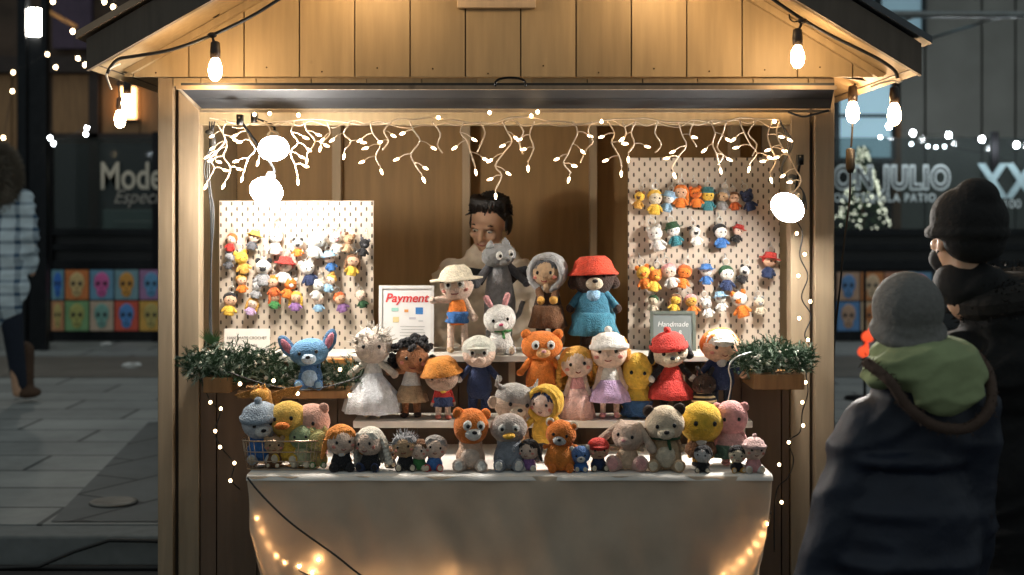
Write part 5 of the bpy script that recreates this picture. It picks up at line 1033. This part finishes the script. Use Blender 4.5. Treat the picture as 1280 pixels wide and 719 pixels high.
# child, seen from behind
YC = 3.72; hc = P(1134, 398, YC)
ch = thing('person', 'child in grey knit beanie and navy coat with green hood in the foreground', 'person', (XX(1142, YC), YC, 0))
hx = hc.x-ch.location.x; hz = hc.z
Mh = Matrix.Translation(Vector((hx, 0, hz))) @ Euler((R(-4), 0, R(172))).to_matrix().to_4x4() @ Matrix.Scale(.95, 4)
bm = head_bm(); bmesh.ops.transform(bm, matrix=Mh, verts=bm.verts)
ell(bm, (0, 0, hz-.30), (.14, .09, .12)); ell(bm, (0, 0, hz-.52), (.12, .09, .22))
for s in (-1, 1): cap(bm, (s*.07, 0, hz-.70), (s*.08, 0, .06), .07, .04); ell(bm, (s*.08, .04, .03), (.04, .10, .03)); e_ = Vector((-.20, 0, hz-.52)) if s < 0 else Vector((.16, .02, hz-.50)); f_ = Vector((-.28, .03, hz-.80)) if s < 0 else Vector((.16, .10, hz-.72)); cap(bm, (s*.11, 0, hz-.30), e_, .042, .036); cap(bm, e_, f_, .034, .026); ell(bm, f_+Vector((0, .02, -.09)), (.024, .03, .045))
b = blob('body', bm, SK, ch, .008, 3); face_parts(b, Mh)
bm = new(); ell(bm, (0, .012, .030), (.098, .108, .102)); ell(bm, (0, .03, -.03), (.090, .085, .07)); tube(bm, [(math.cos(R(a))*.092, .018+math.sin(R(a))*.10, -.03-.03*math.sin(R(a))) for a in range(0, 360, 15)], .014, 10, closed=True)
bmesh.ops.transform(bm, matrix=Mh, verts=bm.verts); blob('beanie', bm, mat('fabric', (.17, .165, .155), sc=70), ch, .006, 2)
bm = new(); ell(bm, (0, 0, hz-.29), (.17, .12, .14)); ell(bm, (-.02, 0, hz-.62), (.195, .15, .34)); ell(bm, (-.03, 0, hz-.85), (.235, .17, .2)); ell(bm, (0, .0, hz-.16), (.115, .11, .08))
cap(bm, (-.12, 0, hz-.26), (-.20, -.01, hz-.52), .070, .078); cap(bm, (-.20, -.01, hz-.52), (-.29, .03, hz-.82), .078, .07); cap(bm, (.15, 0, hz-.24), (.16, .02, hz-.52), .08, .07); cap(bm, (.16, .02, hz-.52), (.16, .1, hz-.74), .07, .055)
for k in range(5): z = hz-.36-.13*k; tube(bm, [(-.03+math.cos(R(a))*(.165+.03*min(k, 3)*.5), math.sin(R(a))*(.12+.015*min(k, 3)), z) for a in range(0, 360, 15)], .017, 8, closed=True)
for k in range(5): u = k/5; c = Vector((-.15-.12*u, 0, hz-.32-.46*u)); ell(bm, c, (.084, .085, .045), (0, R(-22), 0), sub=2)
blob('coat', bm, mat('fabric', (.006, .011, .026), .6, sc=14), ch, .009, 12, wr=.012, fr=4.5)
bm = new()
hc2 = P(1148, 455, YC)-ch.location
ell(bm, (hc2.x, -.10, hc2.z+.0), (.135, .085, .07)); ell(bm, (hc2.x-.07, -.06, hc2.z+.005), (.10, .10, .05), (0, R(-24), 0)); ell(bm, (hc2.x+.05, -.10, hc2.z-.01), (.095, .09, .08)); ell(bm, (hc2.x+.03, -.15, hc2.z-.045), (.095, .045, .075)); ell(bm, (hc2.x+.01, -.02, hc2.z+.03), (.14, .12, .05))
blob('hood', bm, mat('fabric', (.28, .34, .17), .9, sc=10), ch, .006, 6, wr=.008, fr=9)
bm = new()
arc = smooth_path([P(1070, 447, YC)-ch.location+Vector((0, -.10, 0)), P(1092, 468, YC)-ch.location+Vector((0, -.16, 0)), P(1112, 497, YC)-ch.location+Vector((0, -.17, 0)), P(1145, 520, YC)-ch.location+Vector((0, -.175, 0)), P(1185, 522, YC)-ch.location+Vector((0, -.17, 0)), P(1212, 498, YC)-ch.location+Vector((0, -.16, 0)), P(1220, 462, YC)-ch.location+Vector((0, -.10, 0)), P(1212, 440, YC)-ch.location+Vector((0, -.04, 0))])
tube(bm, arc, .014, 10)
for i in range(700):
    c = random.choice(arc); d = Vector((random.gauss(0, 1), random.gauss(0, 1), random.gauss(0, 1))).normalized(); c = c+d*.008+Vector((random.uniform(-.01, .01), 0, random.uniform(-.01, .01))); p = d.cross(Vector((.2, .9, .3))).normalized()*.002
    bm.faces.new([bm.verts.new(v_) for v_ in (c-p, c+d*.011, c+p)])
obj('hood_trim', bm, mat('fabric', (.075, .045, .032), .9, sc=40), ch)
bm = new(); [cap(bm, (s*.08, 0, hz-.86), (s*.09, 0, .10), .09, .055) for s in (-1, 1)]; blob('trousers', bm, mat('fabric', (.02, .02, .025)), ch, .016, 4)
bm = new(); [ell(bm, (s*.09, .03, .045), (.05, .11, .045)) for s in (-1, 1)]; obj('boots', bm, mat('fabric', BLACK), ch)

# woman walking at far left
YW = 10.8
wm = thing('person', 'woman in blue white plaid coat and brown boots walking at the left edge', 'person', (XX(-4, YW), YW, ZP))
hz = ZZ(205, YW)-ZP
Mh = Matrix.Translation(Vector((-.02, 0, hz))) @ Euler((0, 0, R(150))).to_matrix().to_4x4()
bm = head_bm(); bmesh.ops.transform(bm, matrix=Mh, verts=bm.verts); ell(bm, (0, 0, hz-.32), (.16, .1, .14)); ell(bm, (0, 0, hz-.60), (.15, .11, .26))
cap(bm, (-.08, 0, hz-.8), (-.12, -.1, .5), .085, .055); cap(bm, (-.12, -.1, .5), (-.12, -.06, .08), .055, .04); cap(bm, (.08, 0, hz-.8), (.12, .02, .5), .085, .055); cap(bm, (.12, .02, .5), (.14, .05, .08), .055, .04)
for s in (-1, 1): cap(bm, (s*.19, 0, hz-.26), (s*.24, 0, hz-.55), .05, .04); cap(bm, (s*.24, 0, hz-.55), (s*.22, .12, hz-.78), .038, .03); ell(bm, (s*.22, .14, hz-.82), (.026, .03, .045))
b = blob('body', bm, SK, wm, .012, 3); face_parts(b, Mh)
bm = new(); ell(bm, (0, 0, hz-.32), (.23, .15, .15)); ell(bm, (0, 0, hz-.65), (.235, .17, .34)); ell(bm, (0, 0, hz-.95), (.24, .17, .28))
for s in (-1, 1): cap(bm, (s*.2, 0, hz-.28), (s*.245, 0, hz-.55), .085, .075); cap(bm, (s*.245, 0, hz-.55), (s*.22, .1, hz-.78), .075, .06)
blob('coat', bm, stripes_mat('plaid_cloth', (.72, .85, .92), (.06, .12, .2), 3.2, plaid=True, thr=.82), wm, .014, 4, wr=.02, fr=5)
bm = new(); ell(bm, (0, -.02, hz-.04), (.13, .13, .15)); ell(bm, (.03, -.08, hz-.2), (.15, .10, .15))
for i in range(2500):
    d = Vector((random.gauss(0, 1), random.gauss(-.3, 1), random.gauss(0, 1))).normalized(); c = Vector((.02, -.05, hz-.12))+Vector((d.x*.15, d.y*.14, d.z*.25)); p = d.cross(Vector((.2, .9, .3))).normalized()*.008; e = (d+Vector((random.gauss(0, .3), 0, -.5))).normalized()
    bm.faces.new([bm.verts.new(v_) for v_ in (c-p, c+e*.07, c+p)])
obj('fur_hood', bm, mat('fabric', (.22, .19, .15), sc=30), wm)
bm = new(); cap(bm, (-.08, 0, hz-.9), (-.12, -.1, .5), .11, .075); cap(bm, (-.12, -.1, .5), (-.12, -.06, .14), .075, .06); cap(bm, (.08, 0, hz-.9), (.12, .02, .5), .11, .075); cap(bm, (.12, .02, .5), (.15, .07, .14), .075, .06); blob('jeans', bm, mat('fabric', (.015, .022, .04)), wm, .014, 3)
bm = new()
for x_, y_, a in ((-.12, -.06, 0), (.17, .12, .05)): cap(bm, (x_, y_, .34+a), (x_+.01, y_, .08), .075, .06); ell(bm, (x_+.04, y_-.03, .045+a*.6), (.10, .08, .045))
blob('boots', bm, mat('fabric', (.09, .05, .03)), wm, .012, 3)
